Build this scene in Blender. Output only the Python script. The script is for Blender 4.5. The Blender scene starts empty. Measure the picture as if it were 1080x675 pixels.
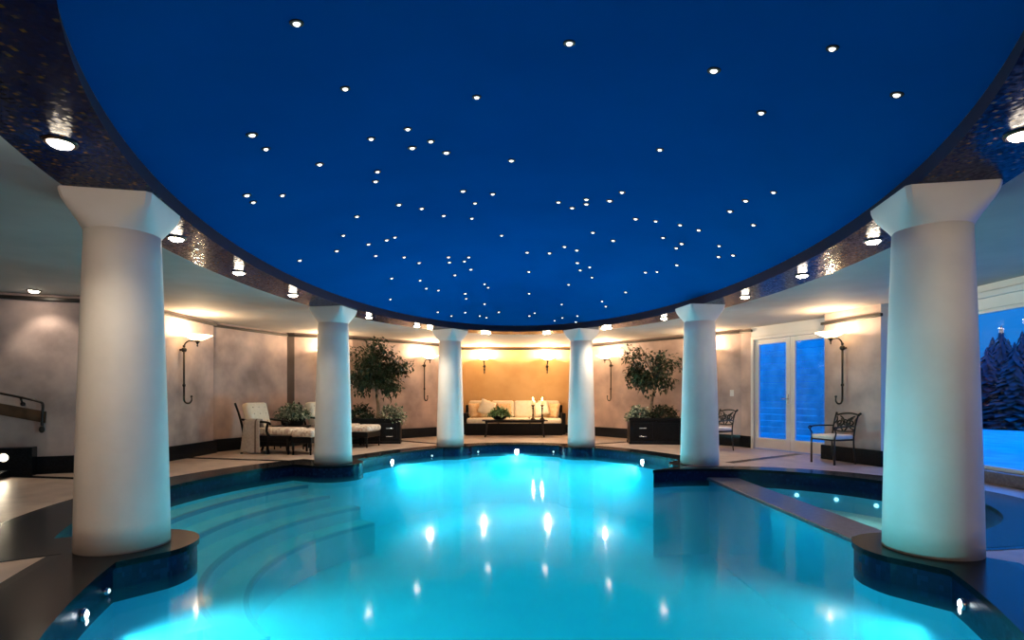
import bpy, bmesh, math, random
from mathutils import Vector, Matrix, geometry
random.seed(7)
PI = math.pi
sc = bpy.context.scene
COL = sc.collection

# ------------------------------------------------------------------ materials
def _ramp(nt, fac, stops):
    r = nt.nodes.new('ShaderNodeValToRGB')
    el = r.color_ramp.elements
    while len(el) < len(stops):
        el.new(0.5)
    for e, (p, c) in zip(el, stops):
        e.position = p
        e.color = (*c, 1)
    nt.links.new(fac, r.inputs[0])
    return r.outputs[0]

def mat(name, color, rough=0.5, metallic=0.0, color2=None, scale=6.0, bump=0.0, bump_scale=None,
        spec=0.5, detail=4.0, emit=None, emit_strength=0.0, lo=0.35, hi=0.65, coat=0.0):
    m = bpy.data.materials.new(name)
    m.use_nodes = True
    nt = m.node_tree
    b = nt.nodes['Principled BSDF']
    b.inputs['Base Color'].default_value = (*color, 1)
    b.inputs['Roughness'].default_value = rough
    b.inputs['Metallic'].default_value = metallic
    b.inputs['Specular IOR Level'].default_value = spec
    b.inputs['Coat Weight'].default_value = coat
    tc = nt.nodes.new('ShaderNodeTexCoord')
    if color2 is not None:
        n = nt.nodes.new('ShaderNodeTexNoise')
        n.inputs['Scale'].default_value = scale
        n.inputs['Detail'].default_value = detail
        nt.links.new(tc.outputs['Object'], n.inputs['Vector'])
        c = _ramp(nt, n.outputs['Fac'], [(lo, color), (hi, color2)])
        nt.links.new(c, b.inputs['Base Color'])
    if bump:
        n2 = nt.nodes.new('ShaderNodeTexNoise')
        n2.inputs['Scale'].default_value = bump_scale or scale * 4
        n2.inputs['Detail'].default_value = 3
        nt.links.new(tc.outputs['Object'], n2.inputs['Vector'])
        bp = nt.nodes.new('ShaderNodeBump')
        bp.inputs['Strength'].default_value = bump
        bp.inputs['Distance'].default_value = 0.02
        nt.links.new(n2.outputs['Fac'], bp.inputs['Height'])
        nt.links.new(bp.outputs['Normal'], b.inputs['Normal'])
    if emit is not None:
        b.inputs['Emission Color'].default_value = (*emit, 1)
        b.inputs['Emission Strength'].default_value = emit_strength
    return m

def mosaic(name, ca, cb, gold, tile, rough, gold_amount=0.06, tilt=0.2, spec=0.5):
    """small square glass tiles, each with its own shade, some of them gilded"""
    m = mat(name, ca, rough)
    nt = m.node_tree
    b = nt.nodes['Principled BSDF']
    geo = nt.nodes.new('ShaderNodeNewGeometry')
    mp = nt.nodes.new('ShaderNodeVectorMath'); mp.operation = 'SCALE'
    mp.inputs['Scale'].default_value = 1.0 / tile
    nt.links.new(geo.outputs['Position'], mp.inputs[0])
    fl = nt.nodes.new('ShaderNodeVectorMath'); fl.operation = 'FLOOR'
    nt.links.new(mp.outputs[0], fl.inputs[0])
    wn = nt.nodes.new('ShaderNodeTexWhiteNoise'); wn.noise_dimensions = '3D'
    nt.links.new(fl.outputs[0], wn.inputs['Vector'])
    c = _ramp(nt, wn.outputs['Value'], [(0.0, ca), (0.95 - gold_amount, cb), (1.0 - gold_amount, gold)])
    nt.links.new(c, b.inputs['Base Color'])
    # every tile tilts a little: this is what breaks up the highlights
    nb = nt.nodes.new('ShaderNodeVectorMath'); nb.operation = 'SUBTRACT'
    nt.links.new(wn.outputs['Color'], nb.inputs[0]); nb.inputs[1].default_value = (0.5, 0.5, 0.5)
    ns = nt.nodes.new('ShaderNodeVectorMath'); ns.operation = 'SCALE'; ns.inputs['Scale'].default_value = tilt
    nt.links.new(nb.outputs[0], ns.inputs[0])
    na = nt.nodes.new('ShaderNodeVectorMath'); na.operation = 'ADD'
    nt.links.new(geo.outputs['Normal'], na.inputs[0]); nt.links.new(ns.outputs[0], na.inputs[1])
    nn = nt.nodes.new('ShaderNodeVectorMath'); nn.operation = 'NORMALIZE'
    nt.links.new(na.outputs[0], nn.inputs[0])
    nt.links.new(nn.outputs[0], b.inputs['Normal'])
    b.inputs['Specular IOR Level'].default_value = spec
    return m

def clear_surface(name, tint, ior, bump=0.0, bump_scale=3.0, rough=0.0, gain=1.0):
    """fresnel mix of see-through and mirror: still water, window glass"""
    m = bpy.data.materials.new(name); m.use_nodes = True
    nt = m.node_tree
    for n in list(nt.nodes):
        nt.nodes.remove(n)
    out = nt.nodes.new('ShaderNodeOutputMaterial')
    mix = nt.nodes.new('ShaderNodeMixShader')
    tr = nt.nodes.new('ShaderNodeBsdfTransparent'); tr.inputs[0].default_value = (*tint, 1)
    gl = nt.nodes.new('ShaderNodeBsdfGlossy'); gl.inputs['Roughness'].default_value = rough
    fr = nt.nodes.new('ShaderNodeFresnel'); fr.inputs['IOR'].default_value = ior
    fm = nt.nodes.new('ShaderNodeMath'); fm.operation = 'MULTIPLY'; fm.inputs[1].default_value = gain
    nt.links.new(fr.outputs[0], fm.inputs[0]); nt.links.new(fm.outputs[0], mix.inputs[0]); nt.links.new(tr.outputs[0], mix.inputs[1])
    nt.links.new(gl.outputs[0], mix.inputs[2]); nt.links.new(mix.outputs[0], out.inputs[0])
    if bump:
        geo = nt.nodes.new('ShaderNodeNewGeometry')
        n1 = nt.nodes.new('ShaderNodeTexNoise'); n1.inputs['Scale'].default_value = bump_scale
        n1.inputs['Detail'].default_value = 2
        nt.links.new(geo.outputs['Position'], n1.inputs['Vector'])
        bp = nt.nodes.new('ShaderNodeBump'); bp.inputs['Strength'].default_value = bump
        bp.inputs['Distance'].default_value = 0.02
        nt.links.new(n1.outputs['Fac'], bp.inputs['Height'])
        nt.links.new(bp.outputs['Normal'], gl.inputs['Normal'])
        nt.links.new(bp.outputs['Normal'], fr.inputs['Normal'])
    return m

def lamp_mat(name, color, strength):
    m = mat(name, (0.8, 0.8, 0.8), 0.4, emit=color, emit_strength=strength)
    return m

M = {}
M['plaster'] = mat('column_plaster', (0.77, 0.73, 0.67), 0.55, color2=(0.83, 0.79, 0.73), scale=3, bump=0.05, bump_scale=30)
M['ceiling'] = mat('ceiling_paint', (0.42, 0.38, 0.35), 0.8, color2=(0.47, 0.43, 0.395), scale=2)
M['wall'] = mat('sponged_wall', (0.27, 0.205, 0.195), 0.75, color2=(0.66, 0.50, 0.455), scale=1.6, detail=6, lo=0.3, hi=0.7, bump=0.03)
M['jamb'] = mat('shaded_jamb_paint', (0.10, 0.075, 0.065), 0.75, color2=(0.14, 0.105, 0.09), scale=2)  # shade of the jamb face put into its colour as a darker taupe
M['niche'] = mat('golden_wall', (0.56, 0.33, 0.13), 0.75, color2=(0.66, 0.42, 0.19), scale=1.6, detail=6)
M['white'] = mat('white_paint', (0.72, 0.70, 0.68), 0.5, color2=(0.75, 0.73, 0.71), scale=4)
M['granite'] = mat('black_granite', (0.004, 0.006, 0.009), 0.22, color2=(0.010, 0.013, 0.018), scale=60, detail=2, spec=0.15)
M['coping'] = mat('dark_coping_stone', (0.0025, 0.005, 0.008), 0.2, color2=(0.005, 0.009, 0.014), scale=40, detail=2, spec=0.09)
M['slate'] = mat('blue_slate', (0.08, 0.09, 0.12), 0.3, color2=(0.14, 0.15, 0.18), scale=25)
M['stone'] = mat('tan_stone', (0.36, 0.27, 0.22), 0.38, color2=(0.50, 0.39, 0.32), scale=3.5, detail=6, bump=0.03, bump_scale=40)
M['rail'] = mat('dark_moulding', (0.012, 0.010, 0.009), 0.4, color2=(0.02, 0.017, 0.015), scale=10)
M['iron'] = mat('wrought_iron', (0.010, 0.009, 0.009), 0.35, metallic=0.3, color2=(0.025, 0.02, 0.018), scale=20)
M['bronze'] = mat('aged_bronze', (0.06, 0.035, 0.018), 0.35, metallic=0.7, color2=(0.03, 0.018, 0.01), scale=20)
M['wood'] = mat('dark_brown_wood', (0.055, 0.028, 0.014), 0.5, color2=(0.09, 0.048, 0.024), scale=9)
M['darkwood'] = mat('black_lacquered_wood', (0.004, 0.0045, 0.006), 0.35, color2=(0.008, 0.008, 0.009), scale=12, spec=0.15)
M['cream'] = mat('cream_fabric', (0.82, 0.73, 0.58), 0.9, color2=(0.88, 0.80, 0.67), scale=14, bump=0.15, bump_scale=60)
M['floral'] = mat('mottled_cream_fabric', (0.50, 0.38, 0.31), 0.9, color2=(0.76, 0.68, 0.57), scale=16, detail=3, lo=0.4, hi=0.55)
M['peach'] = mat('peach_fabric', (0.66, 0.40, 0.20), 0.9, color2=(0.76, 0.55, 0.34), scale=14)
M['towel'] = mat('grey_towel', (0.42, 0.38, 0.35), 0.95, color2=(0.52, 0.48, 0.44), scale=30, bump=0.3, bump_scale=120)
M['stripe'] = mat('towel_stripe', (0.14, 0.11, 0.10), 0.95, color2=(0.18, 0.14, 0.12), scale=30)
M['seatpad'] = mat('white_seat_fabric', (0.72, 0.70, 0.64), 0.9, color2=(0.80, 0.78, 0.72), scale=12)
M['leaf'] = mat('green_leaf', (0.010, 0.026, 0.012), 0.35, color2=(0.035, 0.07, 0.03), scale=7)
M['paleleaf'] = mat('variegated_leaf', (0.02, 0.06, 0.025), 0.4, color2=(0.52, 0.58, 0.44), scale=22, lo=0.45, hi=0.58)
M['fern'] = mat('fern_leaf', (0.05, 0.16, 0.05), 0.4, color2=(0.16, 0.32, 0.14), scale=9)
M['darkleaf'] = mat('dark_leaf', (0.008, 0.022, 0.010), 0.45, color2=(0.02, 0.045, 0.02), scale=6)
M['bark'] = mat('pale_bark', (0.22, 0.16, 0.10), 0.85, color2=(0.36, 0.28, 0.20), scale=12, bump=0.3)
M['pooltile'] = mosaic('navy_pool_tile', (0.003, 0.008, 0.034), (0.004, 0.012, 0.048), (0.006, 0.018, 0.065), 0.035, 0.25, 0.1, tilt=0.05, spec=0.15)
M['ringtile'] = mosaic('blue_gold_mosaic', (0.0006, 0.006, 0.032), (0.001, 0.012, 0.055), (0.20, 0.09, 0.02), 0.020, 0.16, 0.010, tilt=0.09, spec=0.03)
M['recess'] = mat('navy_reveal', (0.003, 0.007, 0.022), 0.5, color2=(0.004, 0.009, 0.028), scale=8)
M['dome'] = mat('night_blue_paint', (0.0004, 0.084, 0.32), 0.65, color2=(0.0005, 0.093, 0.35), scale=1.2, spec=0.0)
M['poolplaster'] = mat('aqua_pool_plaster', (0.09, 0.60, 0.80), 0.7, color2=(0.11, 0.66, 0.85), scale=2)
M['steps'] = mat('pale_step_stone', (0.13, 0.52, 0.66), 0.6, color2=(0.22, 0.56, 0.66), scale=5)
M['nosing'] = mat('blue_step_nosing', (0.02, 0.16, 0.34), 0.4, color2=(0.03, 0.2, 0.4), scale=14)
M['spaplaster'] = mat('pale_spa_plaster', (0.60, 0.70, 0.62), 0.6, color2=(0.66, 0.76, 0.68), scale=3)
M['water'] = clear_surface('pool_water', (0.92, 0.98, 1.0), 1.33, bump=0.035, bump_scale=2.2, rough=0.075, gain=0.36)
def add_volume(m, absorb, scatter):
    nt = m.node_tree
    out = [n for n in nt.nodes if n.type == 'OUTPUT_MATERIAL'][0]
    a = nt.nodes.new('ShaderNodeVolumeAbsorption'); b = nt.nodes.new('ShaderNodeVolumeScatter'); ad = nt.nodes.new('ShaderNodeAddShader')
    k = max(absorb)
    a.inputs['Color'].default_value = (*[1 - x / k for x in absorb], 1); a.inputs['Density'].default_value = k
    k2 = max(scatter)
    b.inputs['Color'].default_value = (*[x / k2 for x in scatter], 1); b.inputs['Density'].default_value = k2
    b.inputs['Anisotropy'].default_value = 0.2
    nt.links.new(a.outputs[0], ad.inputs[0]); nt.links.new(b.outputs[0], ad.inputs[1]); nt.links.new(ad.outputs[0], out.inputs['Volume'])
add_volume(M['water'], (0.85, 0.07, 0.03), (0.03, 0.21, 0.25))
M['spawater'] = clear_surface('spa_water', (0.92, 0.98, 1.0), 1.33, bump=0.035, bump_scale=2.2, rough=0.075, gain=0.36)
add_volume(M['spawater'], (0.45, 0.06, 0.05), (0.03, 0.06, 0.06))
M['glass'] = clear_surface('window_glass', (0.93, 0.97, 1.0), 1.45, gain=0.45)
M['chrome'] = mat('brushed_steel', (0.6, 0.6, 0.6), 0.25, metallic=1.0, color2=(0.66, 0.66, 0.66), scale=20)
M['starhole'] = mat('black_socket', (0.002, 0.002, 0.003), 0.6, color2=(0.003, 0.003, 0.004), scale=20)
M['star'] = lamp_mat('star_glow', (1.0, 0.98, 0.86), 2.2)
M['lens'] = lamp_mat('downlight_glow', (1.0, 0.83, 0.62), 55.0)
M['bowl'] = lamp_mat('alabaster_glow', (1.0, 0.66, 0.30), 8.0)
M['poollens'] = lamp_mat('pool_light_glow', (0.85, 0.97, 1.0), 30.0)
M['jet'] = lamp_mat('jet_glow', (0.7, 0.95, 1.0), 1.2)
M['steplens'] = lamp_mat('step_light_glow', (1.0, 0.86, 0.58), 4.0)
M['flame'] = lamp_mat('flame_glow', (1.0, 0.70, 0.30), 22.0)
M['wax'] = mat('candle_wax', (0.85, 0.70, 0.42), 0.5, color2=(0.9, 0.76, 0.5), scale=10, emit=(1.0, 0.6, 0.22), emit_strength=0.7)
M['fence'] = mat('weathered_boards', (0.34, 0.38, 0.38), 0.8, color2=(0.50, 0.54, 0.52), scale=3, bump=0.3)
M['ground'] = mat('terrace_paving', (0.22, 0.24, 0.25), 0.8, color2=(0.32, 0.34, 0.35), scale=2)
M['pine'] = mat('pine_needles', (0.012, 0.035, 0.05), 0.9, color2=(0.02, 0.05, 0.065), scale=4, spec=0.1)

# ------------------------------------------------------------------ mesh helpers
def obj(name, bm, m, parent=None, smooth=False):
    me = bpy.data.meshes.new(name)
    bmesh.ops.recalc_face_normals(bm, faces=bm.faces[:]) if smooth != 'keep' else None
    bm.to_mesh(me); bm.free()
    for x in (m if isinstance(m, (list, tuple)) else [m]):
        me.materials.append(x)
    if smooth is True:
        for p in me.polygons:
            p.use_smooth = True
    o = bpy.data.objects.new(name, me)
    COL.objects.link(o)
    if parent is not None:
        o.parent = parent
    return o

def soft(o, angle=40):
    """smooth shading with sharp creases kept"""
    for p in o.data.polygons:
        p.use_smooth = True
    bm = bmesh.new(); bm.from_mesh(o.data)
    for e in bm.edges:
        if len(e.link_faces) == 2 and e.calc_face_angle(0) > math.radians(angle):
            e.smooth = False
    bm.to_mesh(o.data); bm.free()
    return o

def thing(name, label, cat, loc=(0, 0, 0), rz=0.0, group=None):
    o = bpy.data.objects.new(name, None)
    o.empty_display_size = 0.1
    COL.objects.link(o)
    o.location = loc; o.rotation_euler = (0, 0, rz)
    return tag(o, label, cat, group)

def tag(o, label, cat, group=None, kind=None):
    o['label'] = label; o['category'] = cat
    if group: o['group'] = group
    if kind: o['kind'] = kind
    return o

def struct(name, bm, m, smooth=False):
    o = obj(name, bm, m, None, smooth)
    o['kind'] = 'structure'
    return o

def dup(root, loc, rz, label, name=None):
    def cp(o, parent):
        c = o.copy(); COL.objects.link(c); c.parent = parent
        for ch in list(o.children):
            cp(ch, c)
        return c
    r = cp(root, None)
    r.location = loc; r.rotation_euler = (0, 0, rz); r['label'] = label
    return r

def box(bm, x0, x1, y0, y1, z0, z1, bev=0.0, seg=2, mtx=None, mi=0):
    g = bmesh.ops.create_cube(bm, size=1.0)
    vs = g['verts']
    for v in vs:
        v.co = Vector(((x0 + x1) / 2 + v.co.x * (x1 - x0), (y0 + y1) / 2 + v.co.y * (y1 - y0), (z0 + z1) / 2 + v.co.z * (z1 - z0)))
    es = list({e for v in vs for e in v.link_edges})
    fs = {f for v in vs for f in v.link_faces}
    if bev:
        r = bmesh.ops.bevel(bm, geom=es, offset=bev, segments=seg, profile=0.5, affect='EDGES')
        vs = list({v for f in r['faces'] for v in f.verts} | {v for v in vs if v.is_valid})
        fs = {f for v in vs for f in v.link_faces}
    for f in fs:
        f.material_index = mi
    if mtx is not None:
        for v in vs:
            v.co = mtx @ v.co
    return vs

def catmull(pts, n=6, closed=False):
    P = [Vector(p) for p in pts]
    out = []
    N = len(P)
    rng = range(N if closed else N - 1)
    for i in rng:
        p0 = P[(i - 1) % N] if (closed or i > 0) else P[0] * 2 - P[1]
        p1 = P[i]; p2 = P[(i + 1) % N]
        p3 = P[(i + 2) % N] if (closed or i + 2 < N) else P[-1] * 2 - P[-2]
        for k in range(n):
            t = k / n
            out.append(0.5 * ((2 * p1) + (p2 - p0) * t + (2 * p0 - 5 * p1 + 4 * p2 - p3) * t * t + (3 * p1 - p0 - 3 * p2 + p3) * t ** 3))
    if not closed:
        out.append(P[-1])
    return out

def tube(bm, pts, r, sides=8, closed=False, smooth=0, mi=0):
    """r: a radius or a list with one radius per given point"""
    if smooth:
        if isinstance(r, (list, tuple)):
            rr = catmull([(x, 0, 0) for x in r], smooth); r = [v.x for v in rr]
        pts = catmull(pts, smooth, closed)
    P = [Vector(p) for p in pts]
    N = len(P)
    R = list(r) if isinstance(r, (list, tuple)) else [r] * N
    rings = []
    up = None
    for i in range(N):
        a = P[(i - 1) % N] if (closed or i > 0) else P[i]
        b = P[(i + 1) % N] if (closed or i < N - 1) else P[i]
        t = (b - a).normalized()
        if up is None:
            up = Vector((0, 0, 1)) if abs(t.z) < 0.9 else Vector((1, 0, 0))
        u = (up - t * up.dot(t)).normalized()
        up = u
        w = t.cross(u)
        rings.append([bm.verts.new(P[i] + (u * math.cos(2 * PI * k / sides) + w * math.sin(2 * PI * k / sides)) * R[i]) for k in range(sides)])
    for i in range(N if closed else N - 1):
        A, B = rings[i], rings[(i + 1) % N]
        for k in range(sides):
            f = bm.faces.new((A[k], A[(k + 1) % sides], B[(k + 1) % sides], B[k])); f.material_index = mi
    if not closed:
        bm.faces.new(rings[0][::-1]).material_index = mi
        bm.faces.new(rings[-1]).material_index = mi

def lathe(bm, prof, n=24, c=(0, 0, 0), mi=0, cap=True):
    """prof: list of (radius, z)"""
    c = Vector(c)
    rings = []
    for (r, z) in prof:
        rings.append([bm.verts.new(c + Vector((r * math.cos(2 * PI * k / n), r * math.sin(2 * PI * k / n), z))) for k in range(n)])
    for A, B in zip(rings, rings[1:]):
        for k in range(n):
            bm.faces.new((A[k], A[(k + 1) % n], B[(k + 1) % n], B[k])).material_index = mi
    if cap:
        bm.faces.new(rings[0][::-1]).material_index = mi
        bm.faces.new(rings[-1]).material_index = mi

def ball(bm, c, r, n=10, sz=1.0):
    prof = [(max(1e-4, r * math.sin(PI * k / n)), -r * sz * math.cos(PI * k / n)) for k in range(n + 1)]
    lathe(bm, prof, n + 2, c)

def fill_holes(outer, holes, z):
    """flat face with holes -> bmesh"""
    loops = [[Vector((p[0], p[1], 0)) for p in outer]] + [[Vector((p[0], p[1], 0)) for p in h] for h in holes]
    tris = geometry.tessellate_polygon(loops)
    flat = [p for l in loops for p in l]
    bm = bmesh.new()
    vs = [bm.verts.new((p.x, p.y, z)) for p in flat]
    for t in tris:
        try:
            bm.faces.new([vs[i] for i in t])
        except ValueError:
            pass
    return bm

def strip(bm, loopA, loopB, closed=True, mi=0):
    n = len(loopA)
    A = [bm.verts.new(p) for p in loopA]; B = [bm.verts.new(p) for p in loopB]
    for k in range(n if closed else n - 1):
        bm.faces.new((A[k], A[(k + 1) % n], B[(k + 1) % n], B[k])).material_index = mi
    return A, B

def pillow(bm, w, h, t, mtx, n=10, e=3.0):
    """soft pillow lying in local xz, thickness along y"""
    top = {}; bot = {}
    for i in range(n + 1):
        for j in range(n + 1):
            u = -1 + 2 * i / n; v = -1 + 2 * j / n
            q = max(0.0, (1 - abs(u) ** e)) ** 0.5 * max(0.0, (1 - abs(v) ** e)) ** 0.5
            pin = 1 - 0.06 * (abs(u) * abs(v)) ** 0.5 * 0 - 0.05 * (1 - abs(u * v))
            x = u * w / 2 * (pin if abs(v) < 1 else 1); z = v * h / 2 * (pin if abs(u) < 1 else 1)
            top[i, j] = bm.verts.new(mtx @ Vector((x, t / 2 * q, z)))
            edge = i in (0, n) or j in (0, n)
            bot[i, j] = top[i, j] if edge else bm.verts.new(mtx @ Vector((x, -t / 2 * q, z)))
    for i in range(n):
        for j in range(n):
            bm.faces.new((top[i, j], top[i + 1, j], top[i + 1, j + 1], top[i, j + 1]))
            f = [bot[i, j], bot[i, j + 1], bot[i + 1, j + 1], bot[i + 1, j]]
            try:
                bm.faces.new(f)
            except ValueError:
                pass

def leaf(bm, p, d, up, L, W):
    """one folded, slightly drooping leaf"""
    d = d.normalized()
    s = d.cross(up)
    if s.length < 1e-3:
        s = d.cross(Vector((1, 0, 0)))
    s.normalize(); u = s.cross(d)
    a = bm.verts.new(p)
    m1 = bm.verts.new(p + d * L * 0.45 + u * W * 0.12)
    l1 = bm.verts.new(p + d * L * 0.42 + s * W * 0.5 + u * W * 0.3)
    r1 = bm.verts.new(p + d * L * 0.42 - s * W * 0.5 + u * W * 0.3)
    e = bm.verts.new(p + d * L - u * L * 0.15)
    bm.faces.new((a, m1, l1)); bm.faces.new((a, r1, m1)); bm.faces.new((m1, e, l1)); bm.faces.new((m1, r1, e))

def rnd_dir(zmin=-1.0):
    while True:
        v = Vector((random.uniform(-1, 1), random.uniform(-1, 1), random.uniform(-1, 1)))
        if 0.05 < v.length < 1 and v.z >= zmin:
            return v.normalized()

# ------------------------------------------------------------------ camera
CZ = 1.12; F = 585.0; HZ = 417.0
cam = bpy.data.cameras.new('camera'); co = bpy.data.objects.new('camera', cam); COL.objects.link(co)
co.location = (0, 0, CZ); co.rotation_euler = (PI / 2, 0, 0)
cam.sensor_width = 36.0; cam.lens = F / 1080 * 36.0; cam.shift_y = (HZ - 337.5) / 1080
cam.clip_start = 0.05; cam.clip_end = 200
sc.camera = co

# ------------------------------------------------------------------ plan of the room
HC = 2.56                       # ceiling height
WZ = -0.17                      # water level
XC, YC = 0.14, 6.72             # centre of the oval dome
IA, IB = 3.04, 5.83             # dome opening
OA, OB = 3.62, 6.41             # outside of the mosaic ring
PAD = 0.48
COLS = [  # x, y, turn of the capital
    (-2.90, 4.14, math.radians(12)), (3.04, 4.02, math.radians(-10.6)),
    (-2.97, 9.22, math.radians(-9.5)), (3.05, 9.02, math.radians(9.5)),
    (-1.37, 12.32, math.radians(-32)), (1.53, 12.25, math.radians(32))]

def ray_circle(px, py, dx, dy, cx, cy, r, first):
    fx, fy = px - cx, py - cy
    b = fx * dx + fy * dy; c = fx * fx + fy * fy - r * r
    D = b * b - c
    if D < 0: return None
    t = -b - math.sqrt(D) if first else -b + math.sqrt(D)
    return t if t > 0 else None

PX, PY = 0.10, 6.70
def ang(x, y): return math.atan2(y - PY, x - PX)
A_L0, A_L1 = ang(*COLS[2][:2]), ang(*COLS[0][:2]) + 2 * PI
A_R0, A_R1 = ang(*COLS[1][:2]), ang(*COLS[3][:2])
def outer_r(th):
    dx, dy = math.cos(th), math.sin(th)
    r = 1.0 / math.sqrt((dx / 3.2) ** 2 + (dy / 5.92) ** 2)
    t2 = th % (2 * PI)
    if A_L0 < t2 < A_L1:
        r = ray_circle(PX, PY, dx, dy, 0.19, 6.6, 4.41, False)
    t3 = (th + PI) % (2 * PI) - PI
    if A_R0 < t3 < A_R1:
        r = ray_circle(PX, PY, dx, dy, 2.95, 6.40, 2.05, False)
    return r
def edge_r(th):
    dx, dy = math.cos(th), math.sin(th)
    r = outer_r(th)
    for (cx, cy, _) in COLS:
        h = ray_circle(PX, PY, dx, dy, cx, cy, PAD, True)
        if h: r = min(r, h)
    return r
NA = 720
TH = [2 * PI * k / NA for k in range(NA)]
EDGE = [(PX + edge_r(t) * math.cos(t), PY + edge_r(t) * math.sin(t)) for t in TH]
def offset_loop(w):
    return [(PX + (outer_r(t) + w) * math.cos(t), PY + (outer_r(t) + w) * math.sin(t)) for t in TH]
def inset_loop(w):
    return [(PX + (edge_r(t) + w) * math.cos(t), PY + (edge_r(t) + w) * math.sin(t)) for t in TH]
def clip_x(poly, x0, keep_less):
    out = []
    ins = (lambda p: p[0] <= x0) if keep_less else (lambda p: p[0] >= x0)
    for i in range(len(poly)):
        a, b = poly[i - 1], poly[i]
        if ins(a) != ins(b):
            t = (x0 - a[0]) / (b[0] - a[0])
            out.append((x0, a[1] + t * (b[1] - a[1])))
        if ins(b): out.append(b)
    return out

# walls, walked clockwise so that the outside lies on the left hand
W = [(-7.6, -2.6), (-7.6, 7.55), (-6.15, 8.15), (-5.85, 9.25), (-5.80, 10.78), (-5.93, 10.80), (-5.17, 12.75),
     (-5.02, 12.80), (-3.85, 13.42), (-1.85, 15.5), (-1.85, 16.5), (2.15, 16.5), (2.15, 15.58), (5.00, 12.10), (5.10, 11.82),
     (5.87, 10.10), (5.90, 9.90), (5.52, 9.80), (5.80, 8.72), (6.15, 8.66), (6.15, -2.6)]
floor_poly = [(x * 1.0, y) for x, y in W]

bm = fill_holes(floor_poly, [EDGE], 0.0)
struct('floor', bm, M['stone'])

# coping: granite border round the pool with its lip, and a thin dark joint outside it
inn = inset_loop(-0.015); outl = offset_loop(0.48)
bm = bmesh.new()
strip(bm, [(x, y, 0.006) for x, y in inn], [(x, y, 0.006) for x, y in outl])
strip(bm, [(x, y, -0.035) for x, y in inn], [(x, y, 0.006) for x, y in inn])
strip(bm, [(x, y, 0.0) for x, y in outl], [(x, y, 0.006) for x, y in outl])
struct('trim_1', bm, M['coping'])
bm = bmesh.new()
strip(bm, [(x, y, 0.004) for x, y in outl], [(x, y, 0.004) for x, y in offset_loop(0.56)])
struct('trim_2', bm, M['granite'])

def band(p, q, w, z=0.0045):
    p, q = Vector((*p, 0)), Vector((*q, 0))
    d = (q - p).normalized(); n = Vector((-d.y, d.x, 0)) * w / 2
    b = bmesh.new()
    vs = [b.verts.new(v + Vector((0, 0, z))) for v in (p + n, q + n, q - n, p - n)]
    b.faces.new(vs)
    return b
bands = [((-1.62, 12.72), (-3.35, 14.15), 0.16), ((1.80, 12.66), (3.55, 13.85), 0.16),
         ((-3.4, 9.35), (-5.86, 9.95), 0.14), ((-3.55, 4.0), (-7.6, 5.4), 0.5), ((-4.95, 7.3), (-7.1, 7.7), 0.14),
         ((3.6, 9.2), (5.5, 10.6), 0.16), ((3.6, 3.8), (6.1, 3.2), 0.3)]
for i, (p, q, w) in enumerate(bands):
    struct('trim_%d' % (i + 3), band(p, q, w), M['granite'])

# ------------------------------------------------------------------ pool
BZ = -1.30
bm = bmesh.new()
strip(bm, [(x, y, -0.03) for x, y in EDGE], [(x, y, -0.26) for x, y in EDGE])
struct('pool_tile_band', bm, M['pooltile'])
bm = bmesh.new()
A, B = strip(bm, [(x, y, -0.26) for x, y in EDGE], [(x, y, BZ) for x, y in EDGE])
c = bm.verts.new((PX, PY, BZ))
for k in range(NA):
    bm.faces.new((B[k], B[(k + 1) % NA], c))
struct('pool_basin', bm, M['poolplaster'])

# curved entry steps in the left bay
def step_ring(r0, r1, z, nose):
    bm = bmesh.new()
    n = 60
    a0, a1 = math.radians(140), math.radians(224)
    L = lambda r, zz: [(0.19 + r * math.cos(a0 + (a1 - a0) * k / n), 6.6 + r * math.sin(a0 + (a1 - a0) * k / n), zz) for k in range(n + 1)]
    strip(bm, L(r0 + 0.05, z), L(r1, z), closed=False, mi=0)
    strip(bm, L(r0, z), L(r0 + 0.05, z), closed=False, mi=1)
    strip(bm, L(r0, z), L(r0, z - 0.05), closed=False, mi=1)
    strip(bm, L(r0, z - 0.05), L(r0, BZ), closed=False, mi=0)
    return bm
for i, (r0, r1, z) in enumerate([(4.08, 4.405, -0.30), (3.74, 4.10, -0.46), (3.38, 3.76, -0.64), (3.0, 3.40, -0.84)]):
    struct('pool_step_%d' % (i + 1), step_ring(r0, r1, z, True), [M['steps'], M['nosing']])

# slate divider between pool and spa, the spa floor and its bench
bm = bmesh.new(); box(bm, 3.0, 3.40, 3.9, 9.1, BZ, -0.175); struct('spa_divider', bm, [M['poolplaster']])
bm = bmesh.new(); box(bm, 2.97, 3.43, 3.9, 9.1, -0.175, -0.13, 0.01); struct('spa_divider_cap', bm, [M['slate']])
spa = clip_x(EDGE, 3.42, False)
bm = bmesh.new(); bm.faces.new([bm.verts.new((x, y, -0.85)) for x, y in spa])
struct('spa_floor', bm, M['spaplaster'])
bm = bmesh.new()
n = 50
def arc(r, z): return [(2.95 + r * math.cos(-1.3 + 2.6 * k / n), 6.4 + r * math.sin(-1.3 + 2.6 * k / n), z) for k in range(n + 1)]
strip(bm, arc(1.40, -0.48), arc(2.03, -0.48), closed=False); strip(bm, arc(1.40, -0.48), arc(1.40, -0.85), closed=False)
struct('spa_bench', bm, M['spaplaster'])

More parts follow.
